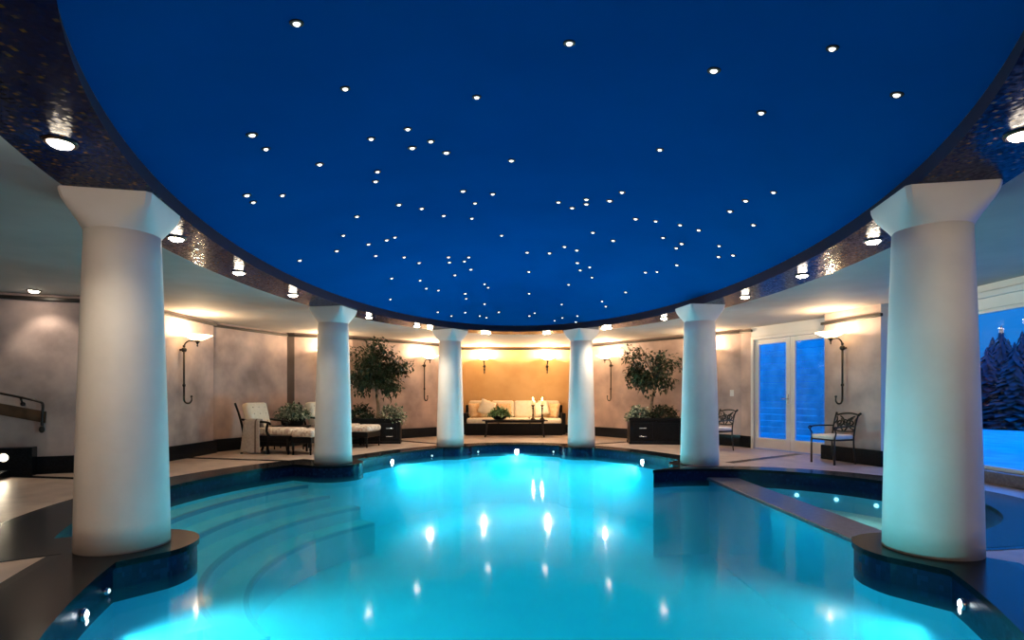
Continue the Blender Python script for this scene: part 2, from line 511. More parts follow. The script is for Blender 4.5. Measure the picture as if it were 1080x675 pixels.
def water(name, poly, label, m):
    # a closed body of water: its top is the surface, its sides and bottom lie just behind the tiles
    bm = bmesh.new()
    cx = sum(p[0] for p in poly) / len(poly); cy_ = sum(p[1] for p in poly) / len(poly)
    top = bm.faces.new([bm.verts.new((x, y, WZ)) for x, y in poly])
    r = bmesh.ops.extrude_face_region(bm, geom=[top])
    for v in [g for g in r['geom'] if isinstance(g, bmesh.types.BMVert)]:
        v.co.z = BZ - 0.03
        d = Vector((v.co.x - cx, v.co.y - cy_, 0)).normalized() * 0.012
        v.co += d
    o = obj(name, bm, m, None)
    return tag(o, label, 'water', kind='stuff')
water('pool_water', clip_x(EDGE, 2.985, True), 'calm turquoise lit water filling the oval swimming pool', M['water'])
water('spa_water', clip_x(EDGE, 3.415, False), 'pale green lit water in the half round spa at right', M['spawater'])

# ------------------------------------------------------------------ ceiling, ring, dome
def ell(a, b, z, n=180): return [(XC + a * math.cos(2 * PI * k / n), YC + b * math.sin(2 * PI * k / n), z) for k in range(n)]
big = [(-7.8, -2.8), (-7.8, 17.0), (7.0, 17.0), (7.0, -2.8)]
struct('ceiling', fill_holes(big, [[(p[0], p[1]) for p in ell(OA, OB, 0)]], HC), M['ceiling'])
bm = bmesh.new()
strip(bm, ell(IA, IB, HC), ell(OA, OB, HC))
struct('trim_20', bm, M['ringtile'])
RZ = HC + 0.14; RISE = 0.55
bm = bmesh.new()
strip(bm, ell(IA, IB, HC), ell(IA + 0.03, IB + 0.03, RZ))
struct('trim_21', bm, M['recess'], True)
def dome_z(x, y):
    q = ((x - XC) / (IA + 0.03)) ** 2 + ((y - YC) / (IB + 0.03)) ** 2
    return RZ + RISE * max(0.0, 1 - q)
bm = bmesh.new()
rings = []
NR = 24
for i in range(NR + 1):
    q = 1 - i / NR
    if i == NR:
        rings.append(bm.verts.new((XC, YC, RZ + RISE)))
    else:
        rings.append([bm.verts.new((XC + (IA + 0.03) * q * math.cos(2 * PI * k / 120), YC + (IB + 0.03) * q * math.sin(2 * PI * k / 120), RZ + RISE * (1 - q * q))) for k in range(120)])
for i in range(NR):
    for k in range(120):
        if i == NR - 1: bm.faces.new((rings[i][k], rings[i][(k + 1) % 120], rings[i + 1]))
        else: bm.faces.new((rings[i][k], rings[i][(k + 1) % 120], rings[i + 1][(k + 1) % 120], rings[i + 1][k]))
struct('ceiling_dome', bm, M['dome'], True)
# roof slab over everything so that no sky reaches the room from above
bm = bmesh.new(); box(bm, -7.9, 7.1, -2.9, 17.1, 3.4, 3.5); struct('roof_slab', bm, M['white'])
bm = bmesh.new()
for (x0, x1, y0, y1) in ((-7.9, -7.8, -2.9, 17.1), (7.0, 7.1, -2.9, 17.1), (-7.9, 7.1, -2.9, -2.8), (-7.9, 7.1, 17.0, 17.1)):
    box(bm, x0, x1, y0, y1, HC, 3.4)
struct('roof_edge', bm, M['white'])

# ------------------------------------------------------------------ walls
def along(bm, p, q, o0, o1, z0, z1, e0=0.0, e1=0.0, bev=0.0):
    p, q = Vector((*p, 0)), Vector((*q, 0))
    d = (q - p); L = d.length; d.normalize(); nn = Vector((-d.y, d.x, 0))
    mtx = Matrix(((d.x, nn.x, 0, p.x), (d.y, nn.y, 0, p.y), (0, 0, 1, 0), (0, 0, 0, 1)))
    box(bm, -e0, L + e1, o0, o1, z0, z1, bev, 2, mtx)
names = ['wall_left', 'wall_left_corner', 'wall_left_return', 'wall_left_pilaster', 'wall_left_step', 'wall_left_bay', 'wall_left_jamb',
         'wall_left_panel', 'wall_left_diagonal', 'wall_niche_left', 'wall_back', 'wall_niche_right', 'wall_right_diagonal', 'wall_right_return', None,
         'wall_door_jamb', 'wall_right_step', 'wall_right_pilaster', 'wall_right_jamb', None]
TRZ = {17: 2.36}
for i, nm in enumerate(names):
    if nm is None: continue
    p, q = W[i], W[i + 1]
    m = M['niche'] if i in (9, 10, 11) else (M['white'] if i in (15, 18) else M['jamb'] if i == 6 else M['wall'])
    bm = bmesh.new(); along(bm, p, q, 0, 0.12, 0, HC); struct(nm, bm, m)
    if i in (15, 18): continue
    side = nm[5:]
    bm = bmesh.new(); along(bm, p, q, -0.045, 0.0, 0, 0.25, 0.04 if i in (3, 8, 17) else 0.0, 0.04 if i in (3, 12, 17) else 0.0, 0.005)
    struct('baseboard_' + side, bm, M['granite'])
    if i == 16: continue
    tz = TRZ.get(i, 2.47)
    bm = bmesh.new(); along(bm, p, q, -0.05, 0.0, tz, tz + 0.05, 0.04, 0.04, 0.008)
    struct('trim_%d' % (30 + i), bm, M['rail'])
bm = bmesh.new(); along(bm, (7.2, -2.6), (-7.6, -2.6), 0, 0.12, 0, HC); struct('wall_front', bm, M['wall'])
# plain white head above the right pilaster moulding
# wall above and beside the French doors
DA, DB = W[14], W[15]
bm = bmesh.new(); along(bm, DA, DB, 0, 0.12, 2.36, HC); struct('wall_over_doors', bm, M['white'])
# window wall on the right
bm = bmesh.new(); along(bm, (6.15, 8.66), (6.15, -2.6), 0, 0.14, 2.24, HC); struct('wall_over_window', bm, M['white'])
bm = bmesh.new(); along(bm, (6.15, 8.66), (6.15, -2.6), -0.10, 0.14, 0, 0.16, bev=0.01); struct('trim_60', bm, M['slate'])
bm = bmesh.new(); along(bm, (6.15, 1.4), (6.15, -2.6), 0, 0.12, 0, HC); struct('wall_right', bm, M['wall'])
bm = bmesh.new(); along(bm, (6.15, 8.66), (6.15, 1.4), -0.06, 0.0, 2.38, 2.46, bev=0.01); struct('trim_61', bm, M['white'])

def frame_on(p, q, z0, z1, w, name, glass_o=0.05):
    """rectangular white frame with one pane between two plan points"""
    L = (Vector(q) - Vector(p)).length
    P, Q = Vector((*p, 0)), Vector((*q, 0))
    d = (Q - P).normalized()
    bm = bmesh.new()
    def seg(a, b, za, zb): along(bm, (P + d * a)[:2], (P + d * b)[:2], 0.02, 0.08, za, zb, bev=0.006)
    seg(0, w, z0, z1); seg(L - w, L, z0, z1); seg(w, L - w, z1 - w, z1); seg(w, L - w, z0, z0 + w * 1.0)
    o = struct(name, bm, M['white'])
    return o, d, P, L
def pane(parent, p, q, z0, z1, off=0.05):
    P, Q = Vector((*p, 0)), Vector((*q, 0)); d = (Q - P).normalized(); nn = Vector((-d.y, d.x, 0))
    bm = bmesh.new()
    vs = [bm.verts.new(v) for v in (P + nn * off + Vector((0, 0, z0)), Q + nn * off + Vector((0, 0, z0)), Q + nn * off + Vector((0, 0, z1)), P + nn * off + Vector((0, 0, z1)))]
    f = bm.faces.new(vs)
    bm.normal_update()
    if f.normal.dot(nn) > 0: f.normal_flip()
    return obj('pane', bm, M['glass'], parent, 'keep')
for i, (y0, y1) in enumerate(((8.62, 5.2), (5.15, 1.45))):
    w, d, P, L = frame_on((6.15, y0), (6.15, y1), 0.16, 2.24, 0.05, 'window_%d' % (i + 1))
    pane(w, (6.15, y0 - 0.05), (6.15, y1 + 0.05), 0.21, 2.19)
# French doors: a white frame and two leaves
dv = (Vector(DB) - Vector(DA)); DL = dv.length; dv.normalize()
at = lambda s: (Vector(DA) + dv * s)[:]
bm = bmesh.new()
for a, b, z0, z1 in ((0, 0.07, 0, 2.36), (DL - 0.07, DL, 0, 2.36), (0.07, DL - 0.07, 2.29, 2.36)):
    along(bm, at(a), at(b), -0.02, 0.10, z0, z1, bev=0.006)
struct('trim_62', bm, M['white'])
for i, (a, b) in enumerate(((0.075, DL / 2 - 0.004), (DL / 2 + 0.004, DL - 0.075))):
    bm = bmesh.new()
    s = 0.10
    for c0, c1, z0, z1 in ((a, a + s, 0.01, 2.285), (b - s, b, 0.01, 2.285), (a + s, b - s, 2.185, 2.285), (a + s, b - s, 0.01, 0.24)):
        along(bm, at(c0), at(c1), 0.02, 0.065, z0, z1, bev=0.006)
    dr = struct('door_%d' % (i + 1), bm, M['white'])
    pane(dr, at(a + s), at(b - s), 0.24, 2.185, 0.045)
    if i == 0:
        nn = Vector((-dv.y, dv.x, 0)); c0 = Vector((*at(b - 0.05), 1.05))
        bm = bmesh.new()
        tube(bm, [c0 + nn * 0.02, c0 - nn * 0.035], 0.012, 8)
        tube(bm, [c0 - nn * 0.035, c0 - nn * 0.04 - Vector((dv.x, dv.y, 0)) * 0.10], 0.009, 8)
        along(bm, at(b - 0.07), at(b - 0.03), 0.012, 0.021, 0.95, 1.14)
        hd = obj('handle', bm, M['chrome'], dr)
        hd['label'] = 'steel lever handle'

# ------------------------------------------------------------------ columns
def capital_ring(s, k, z, n=48, rot=0.0):
    """squareness k: 2 is a circle, larger is squarer"""
    out = []
    for i in range(n):
        t = 2 * PI * (i + 0.5) / n
        c_, s_ = math.cos(t), math.sin(t)
        r = s / (abs(c_) ** k + abs(s_) ** k) ** (1 / k)
        x, y = r * c_, r * s_
        out.append((x * math.cos(rot) - y * math.sin(rot), x * math.sin(rot) + y * math.cos(rot), z))
    return out
def column(x, y, rot, label, first=None):
    t = thing('column', label, 'column', (x, y, 0.006), 0, 'white columns round the pool')
    bm = bmesh.new()
    prof = []
    for k in range(13):
        u = k / 12
        prof.append((0.302 - 0.062 * u ** 1.25, 2.31 * u))
    lathe(bm, [(0.30, 0.0)] + [(r, z + 0.0) for r, z in prof[0:]], 56)
    obj('shaft', bm, M['plaster'], t, True)
    bm = bmesh.new()
    n = 64
    L = []
    top = HC - 0.006
    for (s, kk, z) in ((0.240, 2.0, 2.305), (0.243, 2.3, 2.325), (0.252, 3.0, 2.36), (0.263, 4.5, 2.40), (0.275, 8, 2.445), (0.285, 16, 2.49), (0.292, 40, 2.53), (0.293, 60, top - 0.001)):
        L.append([bm.verts.new(p) for p in capital_ring(s, kk, z, n, rot)])
    for A, B in zip(L, L[1:]):
        for k in range(n):
            bm.faces.new((A[k], A[(k + 1) % n], B[(k + 1) % n], B[k]))
    bm.faces.new(L[-1]); bm.faces.new(L[0][::-1])
    soft(obj('capital', bm, M['plaster'], t), 28)
labels = ['white tapered column nearest the camera on the left of the pool',
          'white tapered column nearest the camera on the right, beside the spa',
          'white column at middle distance on the left, in front of the second lounge chair',
          'white column at middle distance on the right, where the spa divider starts',
          'far white column left of the sofa niche',
          'far white column right of the sofa niche']
for (x, y, r), lb in zip(COLS, labels):
    column(x, y, r, lb)

# ------------------------------------------------------------------ lights
def point(name, loc, color, power, size, parent=None):
    l = bpy.data.lights.new(name, 'POINT'); l.color = color; l.energy = power; l.shadow_soft_size = size
    o = bpy.data.objects.new(name, l); COL.objects.link(o); o.location = loc
    if parent is not None: o.parent = parent
    return o
def spot(name, loc, target, color, power, size, angle, blend, parent=None):
    l = bpy.data.lights.new(name, 'SPOT'); l.color = color; l.energy = power; l.shadow_soft_size = size
    l.spot_size = math.radians(angle); l.spot_blend = blend
    o = bpy.data.objects.new(name, l); COL.objects.link(o); o.location = loc
    d = Vector(target) - Vector(loc)
    o.rotation_euler = d.to_track_quat('-Z', 'Y').to_euler()
    if parent is not None: o.parent = parent
    return o
WARM = (1.0, 0.69, 0.40); HALO = (1.0, 0.84, 0.64); AQUA = (0.45, 0.90, 1.0)

# downlights set in the mosaic ring
def ring_pt(px, py):
    s = HZ - py; d = F * (HC - CZ) / s
    x = (px - 540) * d / F
    th = math.atan2((d - YC) / 6.12, (x - XC) / 3.33)
    return XC + 3.33 * math.cos(th), YC + 6.12 * math.sin(th)
ring = [((48, 145), 'left', 'above and in front of the nearest left column'),
        ((197, 252), 'left', 'just behind the nearest left column'),
        ((261, 287), 'left', 'between the two near left columns, middle of three'),
        ((316, 310), 'left', 'beside the capital of the middle left column'),
        ((393, 333), 'left', 'just behind the middle left column'),
        ((442, 342.5), 'left', 'beside the capital of the far left column'),
        ((515, 350.5), 'niche', 'over the left half of the sofa'),
        ((1070, 143), 'right', 'above and in front of the nearest right column'),
        ((908, 255), 'right', 'just behind the nearest right column'),
        ((838, 290), 'right', 'between the two near right columns, middle of three'),
        ((780, 312), 'right', 'beside the capital of the middle right column'),
        ((697, 334.5), 'right', 'just behind the middle right column'),
        ((640, 344), 'right', 'beside the capital of the far right column'),
        ((575, 350.5), 'niche', 'over the right half of the sofa')]
def make_downlight(label, loc):
    t = thing('ceiling_downlight', label, 'ceiling light', loc, 0, 'downlights in the mosaic ring')
    bm = bmesh.new(); lathe(bm, [(0.062, -0.001), (0.062, -0.014), (0.078, -0.014), (0.084, -0.001)], 28, cap=False)
    obj('trim_ring', bm, M['bronze'], t, True)
    bm = bmesh.new(); lathe(bm, [(0.061, -0.002), (0.058, -0.016), (0.045, -0.028), (0.022, -0.035), (0.001, -0.037)], 24)
    obj('lens', bm, M['lens'], t, True)
    return t
dl0 = None
for (p, side, where) in ring:
    x, y = ring_pt(*p)
    lb = 'round glowing downlight in the mosaic ring, ' + where
    if dl0 is None: dl0 = make_downlight(lb, (x, y, HC)); r = dl0
    else: r = dup(dl0, (x, y, HC), 0, lb)
    spot('downlight_lamp', (x, y, HC - 0.05), (x, y, 0), HALO, 10 if side == 'right' and y < 9 else (48 if y < 9 else 115), 0.05, 125, 0.7)
    point('downlight_glow', (x, y, HC - 0.07), HALO, 1.3, 0.05)
r = dup(dl0, (-6.55, 7.60, HC), 0, 'lone recessed downlight in the grey ceiling at far left')
r['group'] = 'downlight in the left ceiling'
spot('downlight_lamp', (-6.55, 7.60, HC - 0.05), (-6.5, 8.1, 0.6), HALO, 30, 0.05, 95, 0.6)

# wall sconces: local wall plane is y = 0, the room lies towards -y
def make_sconce(label, loc, rz, long=True):
    t = thing('wall_sconce', label, 'wall lamp', loc, rz, 'iron wall sconces with glowing alabaster bowls')
    bm = bmesh.new()
    zb = 1.10 if long else 1.78
    tube(bm, [(0, -0.07, 1.94), (0, -0.07, zb)], 0.016, 8)
    if long:
        tube(bm, [(0, -0.07, zb), (0, -0.075, 1.03), (0, -0.11, 0.985), (0, -0.17, 0.985), (0, -0.205, 1.03), (0, -0.205, 1.09)], [0.016, 0.016, 0.015, 0.014, 0.012, 0.010], 8, smooth=4)
        ball(bm, (0, -0.205, 1.10), 0.02, 8)
        lathe(bm, [(0.016, 1.27), (0.026, 1.28), (0.026, 1.31), (0.016, 1.32)], 12, (0, -0.07, 0))
    else:
        lathe(bm, [(0.002, 1.70), (0.018, 1.73), (0.012, 1.78), (0.03, 1.82), (0.016, 1.86)], 12, (0, -0.07, 0))
    obj('rod', bm, M['iron'], t, True)
    bm = bmesh.new(); ball(bm, (0, -0.07, 1.92), 0.045, 10); ball(bm, (0, -0.07, 1.985), 0.024, 8)
    tube(bm, [(0, -0.07, 1.92), (0, 0.0, 1.92)], 0.02, 8)
    obj('boss', bm, M['iron'], t, True)
    bm = bmesh.new()
    tube(bm, [(0, -0.07, 1.94), (0, -0.085, 2.02), (0, -0.15, 2.075), (0, -0.24, 2.075), (0, -0.31, 2.06)], 0.013, 8, smooth=4)
    lathe(bm, [(0.001, 1.97), (0.014, 1.99), (0.008, 2.01), (0.022, 2.04), (0.05, 2.075), (0.05, 2.085)], 12, (0, -0.31, 0))
    obj('arm', bm, M['iron'], t, True)
    bm = bmesh.new()
    lathe(bm, [(0.04, 2.085), (0.09, 2.095), (0.15, 2.125), (0.20, 2.155), (0.235, 2.17), (0.235, 2.178), (0.19, 2.163), (0.13, 2.135), (0.06, 2.11), (0.002, 2.105)], 32, (0, -0.31, 0))
    obj('bowl', bm, M['bowl'], t, True)
    return t
def wall_at(i, px):
    p, q = Vector(W[i]), Vector(W[i + 1]); k = (px - 540) / F
    d = q - p
    t = (k * p.y - p.x) / (d.x - k * d.y)
    c = p + d * t
    return c, math.atan2(d.y, d.x)       # along-direction angle
sc0 = None
SC = [(3, 190, 0, 'tall iron sconce with lit bowl on the left pilaster, nearest the camera', True, 55),
      (7, 341, 0, 'tall iron sconce with lit bowl half hidden behind the middle left column', True, 60),
      (8, 446, 0, 'tall iron sconce with lit bowl between the left tree and far left column', True, 95),
      (10, 511, 0.06, 'short sconce with lit bowl on the golden niche wall, left one', False, 190),
      (10, 577, 0.06, 'short sconce with lit bowl on the golden niche wall, right one', False, 190),
      (12, 646, 0, 'tall iron sconce with lit bowl between far right column and right tree', True, 95),
      (12, 752, 0, 'tall iron sconce hidden behind the middle right column', True, 60),
      (17, 892, 0, 'tall iron sconce with lit bowl above the iron chair on right pilaster', True, 40)]
lng = sht = None
for (i, px, dz, lb, lg, pw) in SC:
    c, a = wall_at(i, px)
    # inward normal is to the right of the walking direction: local -y must map to it, so local x runs along the wall
    loc = (c.x, c.y, dz)
    src = lng if lg else sht
    if src is None:
        s = make_sconce(lb, loc, a, lg)
        if lg: lng = s
        else: sht = s
    else:
        s = dup(src, loc, a, lb)
    nrm = Vector((math.sin(a), -math.cos(a), 0))
    L = Vector((c.x, c.y, 2.22 + dz)) + nrm * 0.31
    point('sconce_or_fill_bulb', L, WARM, pw, 0.06)

# unseen warm fill lamps added behind the camera to light the near columns
for x, pw in ((-2.6, 80), (2.8, 28)):
    point('sconce_or_fill_bulb', (x, -2.2, 2.2), (1.0, 0.76, 0.56), pw, 0.08)
# under-water lights and jets in the pool wall
def edge_at_dir(th): return Vector((PX + edge_r(th) * math.cos(th), PY + edge_r(th) * math.sin(th), 0))
def th_for_px(px, z, th0, th1):
    best = None
    for k in range(801):
        th = th0 + (th1 - th0) * k / 800
        e = edge_at_dir(th)
        if e.y < 0.3: continue
        q = 540 + F * e.x / e.y
        if best is None or abs(q - px) < best[0]: best = (abs(q - px), th)
    return best[1]
def make_pool_light(label, th, z, r=0.075, name='pool_light', m='poollens', group='underwater pool lights'):
    e = edge_at_dir(th); e2 = edge_at_dir(th + 0.004)
    d = (e2 - e).normalized(); nn = Vector((-d.y, d.x, 0))       # towards the water
    if nn.dot(Vector((PX, PY, 0)) - e) < 0: nn = -nn
    t = thing(name, label, 'pool light' if name == 'pool_light' else 'pool jet', (e.x, e.y, z), math.atan2(nn.y, nn.x) - PI / 2, group)
    # local +y points into the water
    def disc(bm, prof):
        n = 24; rings = []
        for (rr, yy) in prof:
            rings.append([bm.verts.new((rr * math.cos(2 * PI * k / n), yy, rr * math.sin(2 * PI * k / n))) for k in range(n)])
        for A, B in zip(rings, rings[1:]):
            for k in range(n): bm.faces.new((A[k], A[(k + 1) % n], B[(k + 1) % n], B[k]))
        bm.faces.new(rings[-1])
    bm = bmesh.new(); disc(bm, [(r * 1.35, 0.0), (r * 1.3, 0.018), (r, 0.02), (r * 0.98, 0.012)])
    obj('rim', bm, M['chrome'], t, True)
    bm = bmesh.new(); disc(bm, [(r, 0.013), (r * 0.8, 0.022), (r * 0.4, 0.028), (r * 0.02, 0.03)])
    obj('lens', bm, M[m], t, True)
    return e, nn
PL = [(545, math.radians(60), math.radians(120), 'underwater light in the far end wall below the sofa niche', 430, 0),
      (413, math.radians(110), math.radians(150), 'underwater light in the left far wall between middle and far columns', 400, 0),
      (678, math.radians(30), math.radians(75), 'underwater light in the right far wall between middle and far columns', 400, 0)]
UW = []
for (px, a, b, lb, pw, _) in PL:
    th = th_for_px(px, 0, a, b)
    e, nn = make_pool_light(lb, th, -0.15, 0.045)
    UW.append((e, nn, pw))
for (th, lb) in ((math.radians(180 + 53.5), 'underwater light low at left just past the nearest left column'),
                 (math.radians(-51.5), 'underwater light low at right just past the nearest right column')):
    e, nn = make_pool_light(lb, th, -0.15, 0.028)
    UW.append((e, nn, -950 if e.x < 0 else -560))
for (e, nn, pw) in UW:
    l = e + nn * 0.14
    if pw > 0:
        spot('underwater_lamp', (l.x, l.y, -0.30), (l.x + nn.x * 3, l.y + nn.y * 3, -0.75), AQUA, pw, 0.06, 140, 1.0)
    else:
        spot('underwater_lamp', (l.x, l.y, -0.36), (2.5, 4.3, -0.85) if l.x < 0 else (-2.6, 5.6, -0.85), AQUA, -pw, 0.06, 66 if l.x < 0 else 50, 1.0)
for x in (-0.8, 1.0):  # unseen fill lamps added at the near end to brighten the water
    spot('underwater_lamp', (x, 0.98, -0.42), (x * 0.6, 6.0, -0.9), AQUA, 150, 0.06, 55, 0.8)
# small jets
jets = [(466, 110, 125, 'small lit jet on the far left column pad'), (504, 92, 108, 'small lit jet left of the far end light'),
        (584, 72, 88, 'small lit jet right of the far end light'), (711, 30, 62, 'small lit jet just left of the middle right column pad'),
        (111, 205, 232, 'small lit jet on the nearest left column pad'), (1001, -45, -34, 'small lit jet on the nearest right column pad')]
for (px, a, b, lb) in jets:
    th = th_for_px(px, 0, math.radians(a), math.radians(b))
    make_pool_light(lb, th, -0.14, 0.018, 'pool_jet', 'jet', 'small jets in the pool tile band')
# spa light and jets
spot('spa_lamp', (3.55, 6.2, -0.32), (4.1, 5.3, -0.85), (1.0, 1.0, 0.86), 380, 0.08, 120, 0.9)
for k, (a, lb) in enumerate(((0.95, 'leftmost of three jets in the far spa wall'), (0.70, 'middle one of three jets in the far spa wall'), (0.45, 'rightmost of three jets in the far spa wall'))):
    t = thing('spa_jet', lb, 'spa jet', (2.95 + 2.04 * math.cos(a), 6.4 + 2.04 * math.sin(a), -0.33), a + PI / 2, 'jets in the far spa wall')
    bm = bmesh.new(); n = 16
    R0 = [bm.verts.new((0.03 * math.cos(2 * PI * j / n), 0.0, 0.03 * math.sin(2 * PI * j / n))) for j in range(n)]
    R1 = [bm.verts.new((0.02 * math.cos(2 * PI * j / n), 0.025, 0.02 * math.sin(2 * PI * j / n))) for j in range(n)]
    for j in range(n): bm.faces.new((R0[j], R0[(j + 1) % n], R1[(j + 1) % n], R1[j]))
    bm.faces.new(R1)
    obj('nozzle', bm, M['jet'], t)

# ------------------------------------------------------------------ stars in the dome
STARS = [(312.7,24),(364,93),(502.7,102),(265.7,142),(280.3,156.7),(391.3,146),(430,135.7),(454.3,148.7),(434.7,155.7),(470.7,160.7),(337,173),
 (398,180.7),(396,191),(539.3,169),(260.3,205.7),(267,213),(297.7,205.7),(420.7,215.7),(444.7,219.7),(488.3,201.3),(519.7,204.3),(501,214),
 (600.5,45),(753,74),(878,50.5),(946,99.5),(803,118.5),(696,157.5),(656,202.5),(589,213),(603.5,219),(618.5,210),(618.5,215),(643,211.5),
 (816,202.5),(786.5,211.5),(770,222.5),(376.4,228),(468,227.2),(497.6,230),(362,248),(355,264.4),(388.6,257.4),(407.8,253),(416.4,250),
 (396.2,269.6),(426.2,271),(442,277),(473,271),(474,276.6),(494.4,271),(489.8,275.4),(496.6,284),(479.8,290),(413,293.4),(443,295.6),
 (449.6,304),(462.4,306),(411.6,315.4),(511,299.4),(514.8,303),(490.6,309.6),(491.6,314.8),(511,320.4),(529,248),(316,274.4),
 (556,266),(579.6,266.8),(595.4,260),(608.4,263.8),(609,277),(612,284.8),(622,281.6),(624.4,292.4),(599.8,300),(557.8,286.4),(558,309.4),
 (592.4,320.8),(635,317.6),(639,323),(660,308),(680.8,287),(693,286.4),(714,279.4),(713.4,261.4),(719,256.8),(699.4,250.4),(717.4,237),
 (691.6,233),(670.4,230.6),(646.8,253.6),(625.4,245),(461.6,329),(476,333),(490.6,329.4),(506,333),(513,334.8),(526,329),(564,330),
 (558.4,333),(585,338),(593,335),(609,333),(607.4,339.4),(794.8,237),(737,242.4),(758.6,259),(758,270.6),(773.4,269)]
MARKS = [(265, 'the first lounge chair'), (315, 'the side table plant'), (353, 'the middle left column'), (400, 'the left tree'), (446, 'the left diagonal sconce'),
         (477, 'the far left column'), (511, 'the left niche sconce'), (545, 'the sofa middle'), (577, 'the right niche sconce'), (614, 'the far right column'),
         (645, 'the right diagonal sconce'), (690, 'the right tree'), (738, 'the middle right column'), (768, 'the half hidden chair'), (825, 'the French doors'), (915, 'the right pilaster')]
ORD = ['top', 'second', 'third', 'fourth', 'fifth', 'sixth', 'seventh', 'eighth', 'ninth', 'tenth', 'eleventh', 'twelfth', 'thirteenth', 'fourteenth']
by = {}
for s in STARS:
    mk = min(MARKS, key=lambda m_: abs(m_[0] - s[0]))[1]
    by.setdefault(mk, []).append(s)
star_mesh = None
bm = bmesh.new()
n = 14
ringv = lambda r, z: [bm.verts.new((r * math.cos(2 * PI * k / n), r * math.sin(2 * PI * k / n), z)) for k in range(n)]
a, b, c2, d2 = ringv(0.036, 0.0), ringv(0.034, -0.006), ringv(0.019, -0.006), ringv(0.012, -0.013)
for A, B, mi in ((a, b, 0), (b, c2, 0), (c2, d2, 1)):
    for k in range(n): bm.faces.new((A[k], A[(k + 1) % n], B[(k + 1) % n], B[k])).material_index = mi
bm.faces.new(d2).material_index = 1
star0 = obj('ceiling_star_light', bm, [M['starhole'], M['star']])
first = True
for mk, ss in by.items():
    ss.sort(key=lambda s: s[1])
    for k, (px, py) in enumerate(ss):
        z = RZ + 0.3
        for _ in range(60):
            d = F * (z - CZ) / (HZ - py); x = (px - 540) * d / F
            z = 0.5 * z + 0.5 * dome_z(x, d)
        gx = -2 * RISE * (x - XC) / (IA + 0.03) ** 2; gy = -2 * RISE * (d - YC) / (IB + 0.03) ** 2
        nrm = Vector((-gx, -gy, 1)).normalized()
        o = star0 if first else star0.copy()
        if not first: COL.objects.link(o)
        first = False
        o.location = Vector((x, d, z))
        o.rotation_euler = nrm.to_track_quat('Z', 'Y').to_euler()
        sc_ = 0.85 + 0.3 * random.random()
        o.scale = (sc_, sc_, 1)
        where = 'only one above ' if len(ss) == 1 else ORD[k] + ' one down above '
        if k == 0 and len(ss) > 1: where = 'highest one above '
        tag(o, 'tiny white star light in the blue dome, ' + where + mk, 'star light', 'star lights in the blue dome')

